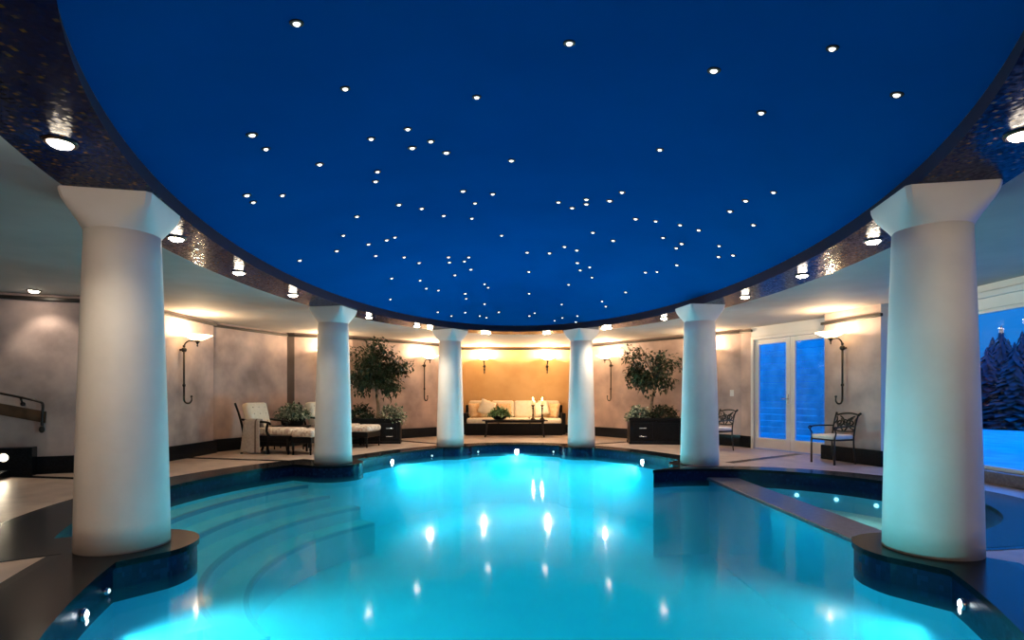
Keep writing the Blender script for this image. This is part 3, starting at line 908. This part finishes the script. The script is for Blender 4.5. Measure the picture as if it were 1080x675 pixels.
# ------------------------------------------------------------------ furniture: iron armchairs
def make_iron_chair(label, loc, rz):
    """faces local -y"""
    t = thing('iron_armchair', label, 'chair', loc, rz, 'wrought iron armchairs with white cushions')
    for sx in (-1, 1):
        bm = bmesh.new(); tube(bm, [(sx * 0.25, -0.24, 0.0), (sx * 0.25, -0.24, 0.45)], [0.019, 0.014], 8)
        ball(bm, (sx * 0.25, -0.24, 0.02), 0.022, 8); obj('leg', bm, M['iron'], t, True)
        bm = bmesh.new(); tube(bm, [(sx * 0.23, 0.27, 0.0), (sx * 0.23, 0.235, 0.25), (sx * 0.23, 0.23, 0.45), (sx * 0.23, 0.27, 0.68), (sx * 0.235, 0.33, 0.86), (sx * 0.25, 0.36, 0.89)], 0.014, 8, smooth=4)
        ball(bm, (sx * 0.25, 0.365, 0.89), 0.022, 8)
        obj('leg', bm, M['iron'], t, True)
        bm = bmesh.new()
        tube(bm, [(sx * 0.23, 0.265, 0.665), (sx * 0.26, 0.12, 0.67), (sx * 0.28, -0.08, 0.665), (sx * 0.28, -0.20, 0.655), (sx * 0.275, -0.245, 0.60), (sx * 0.265, -0.22, 0.55), (sx * 0.25, -0.235, 0.45)], 0.013, 8, smooth=5)
        tube(bm, [(sx * 0.28, -0.20, 0.655), (sx * 0.28, -0.255, 0.66), (sx * 0.28, -0.275, 0.63), (sx * 0.28, -0.255, 0.605)], [0.013, 0.012, 0.011, 0.008], 8, smooth=4)
        obj('arm', bm, M['iron'], t, True)
    bm = bmesh.new()
    tube(bm, [(-0.25, -0.24, 0.43), (0.25, -0.24, 0.43), (0.23, 0.235, 0.43), (-0.23, 0.235, 0.43)], 0.014, 8, closed=True)
    for k in range(5):
        x = -0.18 + 0.09 * k
        tube(bm, [(x, -0.24, 0.43), (x, 0.23, 0.43)], 0.007, 6)
    obj('seat_frame', bm, M['iron'], t, True)
    bm = bmesh.new(); box(bm, -0.24, 0.24, -0.25, 0.22, 0.437, 0.52, 0.03, 3)
    soft(obj('seat_cushion', bm, M['seatpad'], t), 60)
    bm = bmesh.new()
    yb = lambda z: 0.23 + 0.04 * ((z - 0.45) / 0.23) + 0.06 * max(0, (z - 0.68) / 0.18)
    P = lambda x, z: (x, yb(z), z)
    tube(bm, [P(-0.235, 0.86), P(-0.12, 0.885), P(0, 0.895), P(0.12, 0.885), P(0.235, 0.86)], 0.016, 8, smooth=4)
    tube(bm, [P(-0.23, 0.58), P(0, 0.565), P(0.23, 0.58)], 0.014, 8, smooth=4)
    for s in (-1, 1):
        tube(bm, [P(s * 0.02, 0.58), P(s * 0.07, 0.66), P(s * 0.02, 0.73), P(s * 0.08, 0.80), P(s * 0.15, 0.84)], 0.015, 6, smooth=4)
        tube(bm, [P(s * 0.21, 0.60), P(s * 0.13, 0.64), P(s * 0.17, 0.72), P(s * 0.11, 0.76), P(s * 0.09, 0.70), P(s * 0.14, 0.68)], 0.014, 6, smooth=4)
        tube(bm, [P(s * 0.22, 0.83), P(s * 0.19, 0.77), P(s * 0.22, 0.70)], 0.013, 6, smooth=4)
        leaf(bm, Vector(P(s * 0.03, 0.66)), Vector((s * 0.9, 0.0, 0.5)), Vector((0, -1, 0)), 0.13, 0.07)
        leaf(bm, Vector(P(s * 0.02, 0.75)), Vector((s * 0.8, 0.1, 0.35)), Vector((0, -1, 0)), 0.14, 0.06)
    tube(bm, [(0.045 * math.cos(k * PI / 6), yb(0.73), 0.73 + 0.05 * math.sin(k * PI / 6)) for k in range(12)], 0.013, 6, closed=True)
    obj('backrest', bm, M['iron'], t, True)
    return t
def face_rz(fx, fy): return math.atan2(fy, fx) + PI / 2
ic = make_iron_chair('iron armchair with white cushion in front of the right pilaster', (5.30, 9.16, 0), face_rz(-0.95, -0.30))
ic.scale = (0.9, 0.9, 0.92)
dup(ic, (4.17, 11.3, 0), face_rz(-0.9, -0.42), 'iron armchair with white cushion half hidden behind the middle right column')

# ------------------------------------------------------------------ lounge chairs and ottomans
def make_lounge(label, loc, rz):
    """faces local +x; the local origin is the near rear corner; width 0.66 along +y"""
    t = thing('lounge_chair', label, 'lounge chair', loc, rz, 'upholstered lounge chairs with dark frames')
    Wd = 0.66; Ls = 0.94
    for yy in (0.02, Wd - 0.02):
        bm = bmesh.new(); tube(bm, [(-0.06, yy, 0), (0.0, yy, 0.2), (-0.02, yy, 0.42), (-0.10, yy, 0.72), (-0.20, yy, 0.97)], [0.024, 0.022, 0.022, 0.02, 0.02], 8, smooth=4)
        obj('leg', bm, M['darkwood'], t, True)
        bm = bmesh.new(); tube(bm, [(0.52, yy, 0), (0.50, yy, 0.14), (0.54, yy, 0.30), (0.48, yy, 0.44), (0.50, yy, 0.58)], [0.03, 0.024, 0.03, 0.024, 0.022], 8, smooth=4)
        obj('leg', bm, M['darkwood'], t, True)
        bm = bmesh.new(); tube(bm, [(Ls, yy, 0), (Ls - 0.01, yy, 0.30)], [0.02, 0.028], 8)
        obj('leg', bm, M['darkwood'], t, True)
        bm = bmesh.new(); tube(bm, [(-0.08, yy, 0.66), (0.2, yy, 0.63), (0.38, yy, 0.615), (0.52, yy, 0.60), (0.56, yy, 0.56)], 0.022, 8, smooth=4)
        obj('arm', bm, M['darkwood'], t, True)
    bm = bmesh.new()
    box(bm, -0.03, Ls + 0.02, 0.0, Wd, 0.24, 0.355, 0.012)
    box(bm, 0.0, Ls, 0.03, Wd - 0.03, 0.15, 0.25, 0.01)
    obj('seat_frame', bm, M['darkwood'], t)
    bm = bmesh.new(); box(bm, -0.02, Ls + 0.03, 0.02, Wd - 0.02, 0.352, 0.49, 0.05, 4)
    soft(obj('seat_cushion', bm, M['floral'], t), 70)
    mtx = Matrix.Translation((0.05, Wd / 2, 0.725)) @ Matrix.Rotation(math.radians(-14), 4, 'Y')
    bm = bmesh.new(); box(bm, -0.09, 0.08, -Wd / 2 + 0.03, Wd / 2 - 0.03, -0.255, 0.255, 0.06, 4, mtx)
    bc = soft(obj('back_cushion', bm, M['cream'], t), 70)
    for a in (-0.13, 0.02, 0.15):
        for b in (-0.18, 0.0, 0.18):
            bm = bmesh.new(); ball(bm, mtx @ Vector((0.082, b, a)), 0.012, 6)
            obj('button', bm, M['floral'], bc, True)
    return t
def make_ottoman(label, loc, rz):
    t = thing('ottoman', label, 'ottoman', loc, rz, 'ottomans at the feet of the lounge chairs')
    for (x, y) in ((0.03, 0.03), (0.03, 0.63), (0.39, 0.03), (0.39, 0.63)):
        bm = bmesh.new(); tube(bm, [(x, y, 0), (x, y, 0.30)], [0.017, 0.026], 8); ball(bm, (x, y, 0.10), 0.026, 8); obj('leg', bm, M['darkwood'], t, True)
    bm = bmesh.new(); box(bm, 0, 0.42, 0, 0.66, 0.22, 0.335, 0.012); obj('frame', bm, M['darkwood'], t)
    bm = bmesh.new(); box(bm, -0.015, 0.435, -0.01, 0.67, 0.332, 0.475, 0.055, 4); soft(obj('cushion', bm, M['floral'], t), 70)
    return t
LR = math.radians(-11)
l1 = Vector((-5.14, 10.62, 0)); ca, sa = math.cos(LR), math.sin(LR)
lc = make_lounge('lounge chair with tufted cream back and a towel over its arm', l1, LR)
ot = make_ottoman('ottoman with pale cushion at the foot of the towel draped chair', l1 + Vector((ca * 1.0, sa * 1.0, 0)), LR)
l2 = l1 + Vector((0.68, 1.42, 0))
dup(lc, l2, LR, 'lounge chair behind the middle left column, only its back in view')
dup(ot, l2 + Vector((ca * 1.0, sa * 1.0, 0)), LR, 'ottoman in front of the left planter, right of the middle left column')
# towel over the near arm of the first chair
bm = bmesh.new()
nu, nv = 10, 22
prof = [(-0.055, 0.03), (-0.05, 0.20), (-0.045, 0.40), (-0.04, 0.55), (-0.03, 0.625), (0.0, 0.655), (0.025, 0.66), (0.05, 0.645), (0.075, 0.58), (0.085, 0.505)]
prof = [v for v in catmull([(a_, b_, 0) for a_, b_ in prof], 4)]
rows = []
for i in range(nu + 1):
    u = i / nu
    row = []
    for j, p in enumerate(prof):
        down = max(0, 0.62 - p.y)
        wob = 0.012 * math.sin(u * 9 + p.y * 4) * (1 if p.x < 0 else 0.2) * down * 2
        fan = 1 + 0.18 * down
        row.append(bm.verts.new((0.03 + 0.33 * u * fan - 0.10 * down * (1 - u), p.x + wob - 0.03 * down if p.x < 0 else p.x, p.y)))
    rows.append(row)
for i in range(nu):
    for j in range(len(prof) - 1):
        f = bm.faces.new((rows[i][j], rows[i + 1][j], rows[i + 1][j + 1], rows[i][j + 1]))
        f.material_index = 1 if i == nu - 3 else 0
tw = obj('towel', bm, [M['towel'], M['stripe']], None, True)
tw.location = l1 + Vector((0, 0.02, 0)); tw.rotation_euler = (0, 0, LR)
md = tw.modifiers.new('thick', 'SOLIDIFY'); md.thickness = 0.012; md.offset = 1
tag(tw, 'grey striped towel hanging over the arm of the first lounge chair', 'towel')

# ------------------------------------------------------------------ plants
def foliage(c, rx, ry, rz, n, L, Wd, bmx=None, zmin=-1.0, shell=0.45, clumps=0):
    bm = bmx or bmesh.new()
    c = Vector(c)
    cl = [(c + Vector((v.x * rx, v.y * ry, v.z * rz)) * random.uniform(0.35, 0.85)) for v in (rnd_dir(zmin) for _ in range(clumps))]
    for _ in range(n):
        v = rnd_dir(zmin)
        if clumps:
            q = random.choice(cl); r = random.random() ** 0.5
            p = q + Vector((v.x * rx, v.y * ry, v.z * rz)) * r * 0.36
        else:
            r = random.uniform(shell, 1.0)
            p = c + Vector((v.x * rx, v.y * ry, v.z * rz)) * r
        out = (p - c).normalized()
        d = (out * 0.6 + rnd_dir() * 0.8 + Vector((0, 0, -0.25))).normalized()
        leaf(bm, p, d, Vector((random.uniform(-.4, .4), random.uniform(-.4, .4), 1)).normalized(), L * random.uniform(0.7, 1.2), Wd * random.uniform(0.8, 1.2))
    return bm
def planter_mesh(w, d, h):
    bm = bmesh.new()
    t = 0.03
    box(bm, -w / 2, w / 2, -d / 2, -d / 2 + t, 0.04, h); box(bm, -w / 2, w / 2, d / 2 - t, d / 2, 0.04, h)
    box(bm, -w / 2, -w / 2 + t, -d / 2 + t, d / 2 - t, 0.04, h); box(bm, w / 2 - t, w / 2, -d / 2 + t, d / 2 - t, 0.04, h)
    box(bm, -w / 2 + t, w / 2 - t, -d / 2 + t, d / 2 - t, h - 0.10, h - 0.05)
    box(bm, -w / 2 - 0.02, w / 2 + 0.02, -d / 2 - 0.02, -d / 2 + 0.02, h - 0.05, h + 0.005, 0.008); box(bm, -w / 2 - 0.02, w / 2 + 0.02, d / 2 - 0.02, d / 2 + 0.02, h - 0.05, h + 0.005, 0.008)
    box(bm, -w / 2 - 0.02, -w / 2 + 0.02, -d / 2, d / 2, h - 0.05, h + 0.005, 0.008); box(bm, w / 2 - 0.02, w / 2 + 0.02, -d / 2, d / 2, h - 0.05, h + 0.005, 0.008)
    box(bm, -w / 2 - 0.015, w / 2 + 0.015, -d / 2 - 0.015, d / 2 + 0.015, 0.0, 0.06, 0.006)
    for sx in (-1, 1):
        box(bm, sx * w / 4 - w / 5.2, sx * w / 4 + w / 5.2, -d / 2 - 0.012, -d / 2, 0.12, h - 0.11, 0.006)
    return bm
def tree(label, loc, rz, w, d, h, trunk, crown, nl, crown_mat, px=-0.29, clumps=34):
    t = thing('potted_tree', label, 'tree', loc, rz, 'indoor trees in dark planters')
    pl = obj('planter', planter_mesh(w, d, h), M['darkwood'], t)
    pl['label'] = 'dark lacquered box planter'
    for zz in (h * 0.62, h * 0.30):
        bm = bmesh.new(); box(bm, px - 0.08, px + 0.08, -d / 2 - 0.024, -d / 2 - 0.012, zz - 0.012, zz + 0.012, 0.005)
        obj('pull', bm, M['chrome'], pl)
    bm = bmesh.new()
    tube(bm, trunk, [0.042, 0.036, 0.03, 0.022, 0.012], 8, smooth=4)
    T = Vector(trunk[-2])
    for k in range(9):
        e = Vector(crown[0]) + Vector((random.uniform(-1, 1) * crown[1] * 0.7, random.uniform(-1, 1) * crown[2] * 0.6, random.uniform(-0.6, 0.8) * crown[3]))
        tube(bm, [T, T.lerp(e, 0.5) + Vector((0, 0, 0.08)), e], [0.016, 0.01, 0.004], 5, smooth=3)
    obj('trunk', bm, M['bark'], t, True)
    bm = foliage(crown[0], crown[1], crown[2], crown[3], nl, 0.11, 0.055, clumps=clumps)
    obj('foliage', bm, crown_mat, t)
    return t
TL = Vector((-3.22, 13.02, 0)); rl = math.radians(8)
tree('leafy indoor tree in dark planter left of the far left column', TL, rl, 1.20, 0.55, 0.58,
     [(0.06, 0, 0.5), (0.08, 0.02, 0.85), (0.04, 0.0, 1.15), (0.08, 0.0, 1.5), (0.05, 0, 1.9)], ((0.04, -0.02, 1.76), 0.78, 0.48, 0.68), 3400, M['leaf'], 0.36, 40)
TR = Vector((3.31, 12.95, 0)); rr = math.radians(-6)
tree('sparse indoor tree in dark planter right of the far right column', TR, rr, 1.16, 0.6, 0.60,
     [(-0.10, 0, 0.5), (-0.06, 0.0, 0.85), (-0.02, 0.02, 1.1), (0.05, 0.0, 1.5), (0.08, 0, 1.95)], ((-0.10, -0.10, 1.76), 0.70, 0.44, 0.72), 1700, M['leaf'], -0.29, 24)
def shrub(label, loc, r, n, m, L=0.10, Wd=0.06, group='shrubs in the planters'):
    t = thing('shrub', label, 'shrub', loc, 0, group)
    bm = bmesh.new()
    for k in range(9):
        v = rnd_dir(0.2)
        tube(bm, [(0, 0, -0.02), (v.x * r[0] * 0.4, v.y * r[1] * 0.4, r[2] * 0.5), (v.x * r[0] * 0.8, v.y * r[1] * 0.8, v.z * r[2] * 0.9)], [0.008, 0.006, 0.003], 5, smooth=3)
    obj('stem', bm, M['bark'], t)
    obj('foliage', foliage((0, 0, 0.05), r[0], r[1], r[2], n, L, Wd, zmin=-0.25), m, t)
shrub('variegated pale bush spilling over the right end of the left planter', TL + Vector((0.42, 0.0, 0.56)), (0.30, 0.24, 0.30), 420, M['paleleaf'])
shrub('dark bush at the left end of the left planter', TL + Vector((-0.32, -0.05, 0.55)), (0.34, 0.26, 0.32), 460, M['darkleaf'])
shrub('variegated pale bush spilling over the left end of the right planter', TR + Vector((-0.36, 0.0, 0.58)), (0.30, 0.24, 0.24), 380, M['paleleaf'])
shrub('dark bush at the right end of the right planter', TR + Vector((0.22, -0.02, 0.57)), (0.36, 0.27, 0.27), 480, M['darkleaf'])

# side table with plant between the lounge chairs
st = thing('side_table', 'small dark side table between the two lounge chairs', 'table', (-4.62, 11.64, 0))
bm = bmesh.new(); box(bm, -0.34, 0.34, -0.19, 0.19, 0.455, 0.49, 0.008); obj('tabletop', bm, M['darkwood'], st)
bm = bmesh.new(); box(bm, -0.31, 0.31, -0.16, 0.16, 0.38, 0.456); obj('apron', bm, M['darkwood'], st)
for (x, y) in ((-0.3, -0.15), (0.3, -0.15), (-0.3, 0.15), (0.3, 0.15)):
    bm = bmesh.new(); tube(bm, [(x, y, 0), (x, y, 0.42)], [0.015, 0.022], 8); obj('leg', bm, M['darkwood'], st, True)
pp = thing('potted_plant', 'bushy white flecked plant in a low dark trough on the side table', 'plant', (-4.60, 11.62, 0.49))
bm = bmesh.new(); lathe(bm, [(0.13, 0.0), (0.15, 0.02), (0.17, 0.13), (0.185, 0.14), (0.18, 0.155), (0.15, 0.14)], 28)
for v in bm.verts: v.co.x *= 1.5; v.co.y *= 0.75
obj('pot', bm, M['iron'], pp, True)
bm = bmesh.new()
for k in range(10):
    v = rnd_dir(0.1); tube(bm, [(v.x * 0.05, v.y * 0.03, 0.1), (v.x * 0.2, v.y * 0.1, 0.1 + 0.2 * v.z)], 0.005, 5)
obj('stem', bm, M['leaf'], pp)
obj('foliage', foliage((0, 0, 0.20), 0.37, 0.22, 0.24, 520, 0.10, 0.055, zmin=-0.2), M['paleleaf'], pp)

# ------------------------------------------------------------------ sofa niche
SX, SY = 0.06, 15.55
so = thing('sofa', 'long cream sofa on a dark base in the golden niche', 'sofa', (SX, SY, 0))
bm = bmesh.new()
box(bm, -1.42, 1.42, 0.0, 0.86, 0.02, 0.33, 0.012); box(bm, -1.36, 1.36, 0.04, 0.84, 0.0, 0.03)
obj('base', bm, M['darkwood'], so)
bm = bmesh.new(); box(bm, -1.42, 1.42, 0.74, 0.86, 0.30, 0.84, 0.02); obj('back_frame', bm, M['darkwood'], so)
for s in (-1, 1):
    bm = bmesh.new(); box(bm, min(s * 1.34, s * 1.45), max(s * 1.34, s * 1.45), 0.02, 0.86, 0.02, 0.62, 0.02); obj('arm', bm, M['darkwood'], so)
for (x0, x1) in ((-1.33, -0.445), (-0.44, 0.44), (0.445, 1.33)):
    bm = bmesh.new(); box(bm, x0, x1, -0.02, 0.74, 0.325, 0.48, 0.05, 4); soft(obj('seat_cushion', bm, M['cream'], so), 70)
for (x0, x1) in ((-1.32, -0.665), (-0.66, -0.005), (0.0, 0.655), (0.66, 1.32)):
    mtx = Matrix.Translation(((x0 + x1) / 2, 0.62, 0.71)) @ Matrix.Rotation(math.radians(-10), 4, 'X')
    bm = bmesh.new(); box(bm, -(x1 - x0) / 2, (x1 - x0) / 2, -0.10, 0.10, -0.24, 0.26, 0.07, 4, mtx); soft(obj('back_cushion', bm, M['cream'], so), 70)
PW = [(-1.12, 0.28, 0.67, 0.46, 0.42, 52, 0, 'peach', 'peach pillow leaning on the left arm of the sofa'),
      (-0.78, 0.26, 0.75, 0.44, 0.44, 8, 22, 'cream', 'cream pillow tilted on its corner, second from the left on the sofa'),
      (-0.30, 0.36, 0.68, 0.44, 0.40, 4, 0, 'peach', 'peach pillow behind the fern, third from the left on the sofa'),
      (0.78, 0.28, 0.72, 0.44, 0.42, -8, -14, 'cream', 'cream pillow tilted at the right end of the sofa'),
      (1.12, 0.28, 0.67, 0.46, 0.42, -52, 0, 'peach', 'peach pillow leaning on the right arm of the sofa')]
for (x, y, z, w, h, rz, ry, m, lb) in PW:
    bm = bmesh.new()
    pillow(bm, w, h, 0.17, Matrix.Rotation(math.radians(-16), 4, 'X') @ Matrix.Rotation(math.radians(ry), 4, 'Y'))
    o = obj('throw_pillow', bm, M[m], None, True)
    o.location = (SX + x, SY + y, z + 0.02); o.rotation_euler = (0, 0, math.radians(rz))
    tag(o, lb, 'pillow', 'throw pillows on the sofa')

ctx, cty = 0.08, 15.05
ct = thing('coffee_table', 'long low dark coffee table in front of the sofa', 'table', (ctx, cty, 0))
bm = bmesh.new(); box(bm, -0.88, 0.88, -0.28, 0.28, 0.43, 0.46, 0.008); obj('tabletop', bm, M['darkwood'], ct)
for (x, y) in ((-0.78, -0.22), (0.76, -0.22), (-0.78, 0.22), (0.76, 0.22)):
    bm = bmesh.new(); tube(bm, [(x * 1.03, y, 0), (x, y, 0.12), (x * 0.98, y, 0.30), (x, y, 0.432)], [0.022, 0.016, 0.018, 0.026], 8, smooth=3); obj('leg', bm, M['iron'], ct, True)
bm = bmesh.new(); tube(bm, [(-0.78, -0.22, 0.40), (0.76, -0.22, 0.40)], 0.012, 6); tube(bm, [(-0.78, 0.22, 0.40), (0.76, 0.22, 0.40)], 0.012, 6); obj('rail', bm, M['iron'], ct)
fn = thing('potted_fern', 'bright green fern in a low bowl on the coffee table', 'plant', (ctx - 0.42, cty, 0.46))
bm = bmesh.new(); lathe(bm, [(0.10, 0.0), (0.17, 0.04), (0.22, 0.10), (0.225, 0.11), (0.19, 0.10)], 28); obj('bowl', bm, M['iron'], fn, True)
bm = foliage((0, 0, 0.14), 0.30, 0.2, 0.18, 420, 0.10, 0.045, zmin=-0.1)
for k in range(16):
    a = 2 * PI * k / 16 + random.uniform(-.1, .1); r = random.uniform(0.26, 0.42); v = Vector((math.cos(a), math.sin(a) * 0.6, 0))
    pts = catmull([(0, 0, 0.1), v * r * 0.5 + Vector((0, 0, 0.24)), v * r + Vector((0, 0, 0.10))], 6)
    for p in pts[2:]:
        for s in (-1, 1):
            leaf(bm, p, Vector((-v.y, v.x, 0)) * s + v * 0.5, Vector((0, 0, 1)), 0.06, 0.025)
obj('foliage', bm, M['fern'], fn)
def candlestick(label, loc):
    t = thing('candlestick', label, 'candlestick', loc, 0, 'candlesticks on the coffee table')
    bm = bmesh.new(); lathe(bm, [(0.07, 0), (0.07, 0.015), (0.03, 0.05), (0.018, 0.08), (0.024, 0.14), (0.014, 0.17), (0.016, 0.28), (0.026, 0.31), (0.014, 0.34), (0.03, 0.37), (0.048, 0.39), (0.048, 0.40)], 20)
    obj('stick', bm, M['bronze'], t, True)
    bm = bmesh.new(); lathe(bm, [(0.036, 0.40), (0.036, 0.53), (0.03, 0.54), (0.005, 0.535)], 20); cd = obj('candle', bm, M['wax'], t, True)
    bm = bmesh.new(); lathe(bm, [(0.002, 0.535), (0.016, 0.55), (0.018, 0.565), (0.010, 0.585), (0.001, 0.61)], 12); obj('flame', bm, M['flame'], cd, True)
    return t
cs = candlestick('bronze candlestick with lit candle, left of the pair on the coffee table', (ctx + 0.49, cty, 0.46))
dup(cs, (ctx + 0.74, cty, 0.46), 0, 'bronze candlestick with lit candle, right of the pair on the coffee table')
for dx in (0.49, 0.74):
    point('candle_lamp', (ctx + dx, cty, 1.10), (1.0, 0.66, 0.34), 20.0, 0.02)

# ------------------------------------------------------------------ small wall things
c, a = wall_at(12, 772)
sw = thing('light_switch', 'white light switch plate beside the French doors', 'light switch', (c.x, c.y, 1.17), a)
bm = bmesh.new(); box(bm, -0.045, 0.045, -0.010, 0.0, -0.07, 0.07, 0.004); obj('plate', bm, M['white'], sw)
bm = bmesh.new(); box(bm, -0.014, 0.014, -0.018, -0.008, -0.03, 0.03, 0.003); obj('rocker', bm, M['white'], sw)

# handrail at the far left, on the left corner wall
p0, p1 = Vector(W[1]), Vector(W[2]); dd = (p1 - p0).normalized(); ni = Vector((dd.y, -dd.x))
def on(px, off):
    c_, _ = wall_at(1, px); return c_ + ni * off
hr = thing('handrail', 'black iron handrail with a brown board on the wall at far left', 'handrail')
def z_at(px, py, off): return CZ + (HZ - py) * on(px, off).y / F
def pt(px, py, off): v = on(px, off); return (v.x, v.y, CZ + (HZ - py) * v.y / F)
bm = bmesh.new()
tube(bm, [pt(-40, 405, 0.10), pt(0, 414, 0.10), pt(25, 419, 0.10), pt(44, 423.5, 0.10), pt(48, 427, 0.10), pt(47.5, 436, 0.10), pt(47, 449, 0.10)], 0.017, 8, smooth=5)
ball(bm, pt(47, 453, 0.10), 0.034, 8, 1.5)
obj('rail', bm, M['iron'], hr, True)
bm = bmesh.new(); tube(bm, [pt(25, 420, 0.10), pt(26, 426, 0.06), pt(26, 427, 0.0)], 0.012, 8); ball(bm, pt(26, 426, 0.06), 0.03, 8); obj('bracket', bm, M['iron'], hr, True)
bm = bmesh.new()
q = [pt(-40, 418, 0), pt(49, 434, 0), pt(48, 446, 0), pt(-40, 430, 0)]
lo = [bm.verts.new(v) for v in q]; hi = [bm.verts.new(Vector(v) + Vector((ni.x, ni.y, 0)) * 0.035) for v in q]
bm.faces.new(lo); bm.faces.new(hi[::-1])
for k in range(4): bm.faces.new((lo[k], lo[(k + 1) % 4], hi[(k + 1) % 4], hi[k]))
bd = obj('board', bm, M['wood'], hr); bd['label'] = 'brown wooden board'
# black granite step with a round step light
c, a = wall_at(1, 10)
gs = thing('granite_step', 'black granite step with a round light in its riser at far left', 'step', (c.x, c.y, 0), a)
bm = bmesh.new(); box(bm, -0.45, 0.33, -0.24, -0.05, 0.0, 0.40, 0.008); obj('riser', bm, M['granite'], gs)
bm = bmesh.new(); box(bm, -0.45, 0.10, -0.58, -0.24, 0.0, 0.10, 0.008); obj('tread', bm, M['granite'], gs)
bm = bmesh.new(); n = 20
rv = lambda r, y: [bm.verts.new((r * math.cos(2 * PI * k / n) + 0.02, y, 0.27 + r * math.sin(2 * PI * k / n))) for k in range(n)]
R0, R1, R2 = rv(0.055, -0.24), rv(0.05, -0.252), rv(0.002, -0.26)
for A, B in ((R0, R1), (R1, R2)):
    for k in range(n): bm.faces.new((A[k], A[(k + 1) % n], B[(k + 1) % n], B[k]))
lt = obj('step_light', bm, M['steplens'], gs, True); lt['label'] = 'round warm step light'
spot('step_lamp', (0.02, -0.27, 0.25), (0.02, -0.6, 0.05), (1.0, 0.85, 0.6), 6, 0.03, 110, 0.7, gs)

# ------------------------------------------------------------------ outside at dusk
bm = bmesh.new(); box(bm, 6.3, 70, -20, 70, -0.35, -0.10); box(bm, -30, 6.3, 17.3, 70, -0.35, -0.10); box(bm, 5.3, 6.3, 9.0, 17.3, -0.35, -0.10)
o = struct('ground_outside', bm, M['ground'])
fd = Vector((dv.x, dv.y)); fnn = Vector((-fd.y, fd.x)); fc = (Vector(DA) + Vector(DB)) / 2 + fnn * 5.2
ft = thing('board_fence', 'tall horizontal board fence outside the French doors', 'fence', (fc.x, fc.y, -0.10), math.atan2(fd.y, fd.x))
bm = bmesh.new()
for k in range(18):
    box(bm, -8.0, -1.0, -0.015, 0.015, 0.03 + k * 0.2, 0.03 + k * 0.2 + 0.188, 0.004)
obj('boards', bm, M['fence'], ft)
for x in (-7.9, -5.6, -3.3, -1.1):
    bm = bmesh.new(); box(bm, x - 0.05, x + 0.05, 0.016, 0.10, 0, 3.66); obj('post', bm, M['fence'], ft)
def conifer(label, x, y, h, r):
    t = thing('conifer', label, 'tree', (x, y, -0.10), 0, 'conifers beyond the big window')
    bm = bmesh.new(); tube(bm, [(0, 0, 0), (0, 0, h * 0.95)], [0.03 * h, 0.004 * h], 8); obj('trunk', bm, M['bark'], t)
    bm = bmesh.new()
    nl = 22
    for k in range(nl):
        u = k / nl; z = h * (0.08 + 0.9 * u); R = r * (1 - u) ** 0.85 + 0.04
        nb = max(6, int(15 * (1 - u) + 5))
        for j in range(nb):
            a_ = 2 * PI * (j + random.random() * 0.7) / nb
            v = Vector((math.cos(a_), math.sin(a_), 0)); s = Vector((-v.y, v.x, 0)); rr_ = R * random.uniform(0.7, 1.1)
            A = bm.verts.new((0, 0, z + 0.02 * h)); B = bm.verts.new(v * rr_ * 0.55 + s * R * 0.22 + Vector((0, 0, z - 0.03 * h)))
            C_ = bm.verts.new(v * rr_ + Vector((0, 0, z - 0.07 * h))); D_ = bm.verts.new(v * rr_ * 0.55 - s * R * 0.22 + Vector((0, 0, z - 0.03 * h)))
            bm.faces.new((A, B, C_)); bm.faces.new((A, C_, D_))
    obj('needles', bm, M['pine'], t)
CN = [(1041, 21, 3.2, 1.3), (1047, 30, 4.6, 1.8), (1056, 24, 4.45, 1.25),
      (1063, 33, 4.8, 1.9), (1070, 20, 3.3, 1.3), (1078, 28, 4.7, 1.7), (1088, 23, 4.0, 1.5)]
OR2 = ['leftmost of seven, next to the column', 'second from the left of seven', 'slim one, third from the left', 'tall one, middle of seven',
       'third from the right of seven', 'second from the right of seven', 'cut by the picture edge']
for (px, dist, h, r), lb in zip(CN, OR2):
    conifer('dark conifer beyond the big right window, ' + lb, (px - 540) / F * dist, dist, h, r)

# ------------------------------------------------------------------ world: blue hour sky
w = bpy.data.worlds.new('dusk'); sc.world = w; w.use_nodes = True
nt = w.node_tree; bg = nt.nodes['Background']
tc = nt.nodes.new('ShaderNodeTexCoord'); sp = nt.nodes.new('ShaderNodeSeparateXYZ')
nt.links.new(tc.outputs['Generated'], sp.inputs[0])
cr = _ramp(nt, sp.outputs['Z'], [(0.0, (0.008, 0.15, 0.50)), (0.2, (0.012, 0.22, 0.75)), (0.55, (0.008, 1.05, 4.8))])
nt.links.new(cr, bg.inputs['Color']); bg.inputs['Strength'].default_value = 1.0

# ------------------------------------------------------------------ view
vs = sc.view_settings
sc.display_settings.display_device = 'sRGB'
vs.view_transform = 'Standard'; vs.look = 'None'; vs.gamma = 1.0; vs.use_curve_mapping = False
vs.exposure = 0.15
cy = sc.cycles
cy.use_denoising = True
cy.volume_bounces = 1; cy.max_bounces = 10; cy.transparent_max_bounces = 16; cy.glossy_bounces = 4; cy.diffuse_bounces = 5
cy.sample_clamp_indirect = 4.0; cy.caustics_reflective = False; cy.caustics_refractive = False
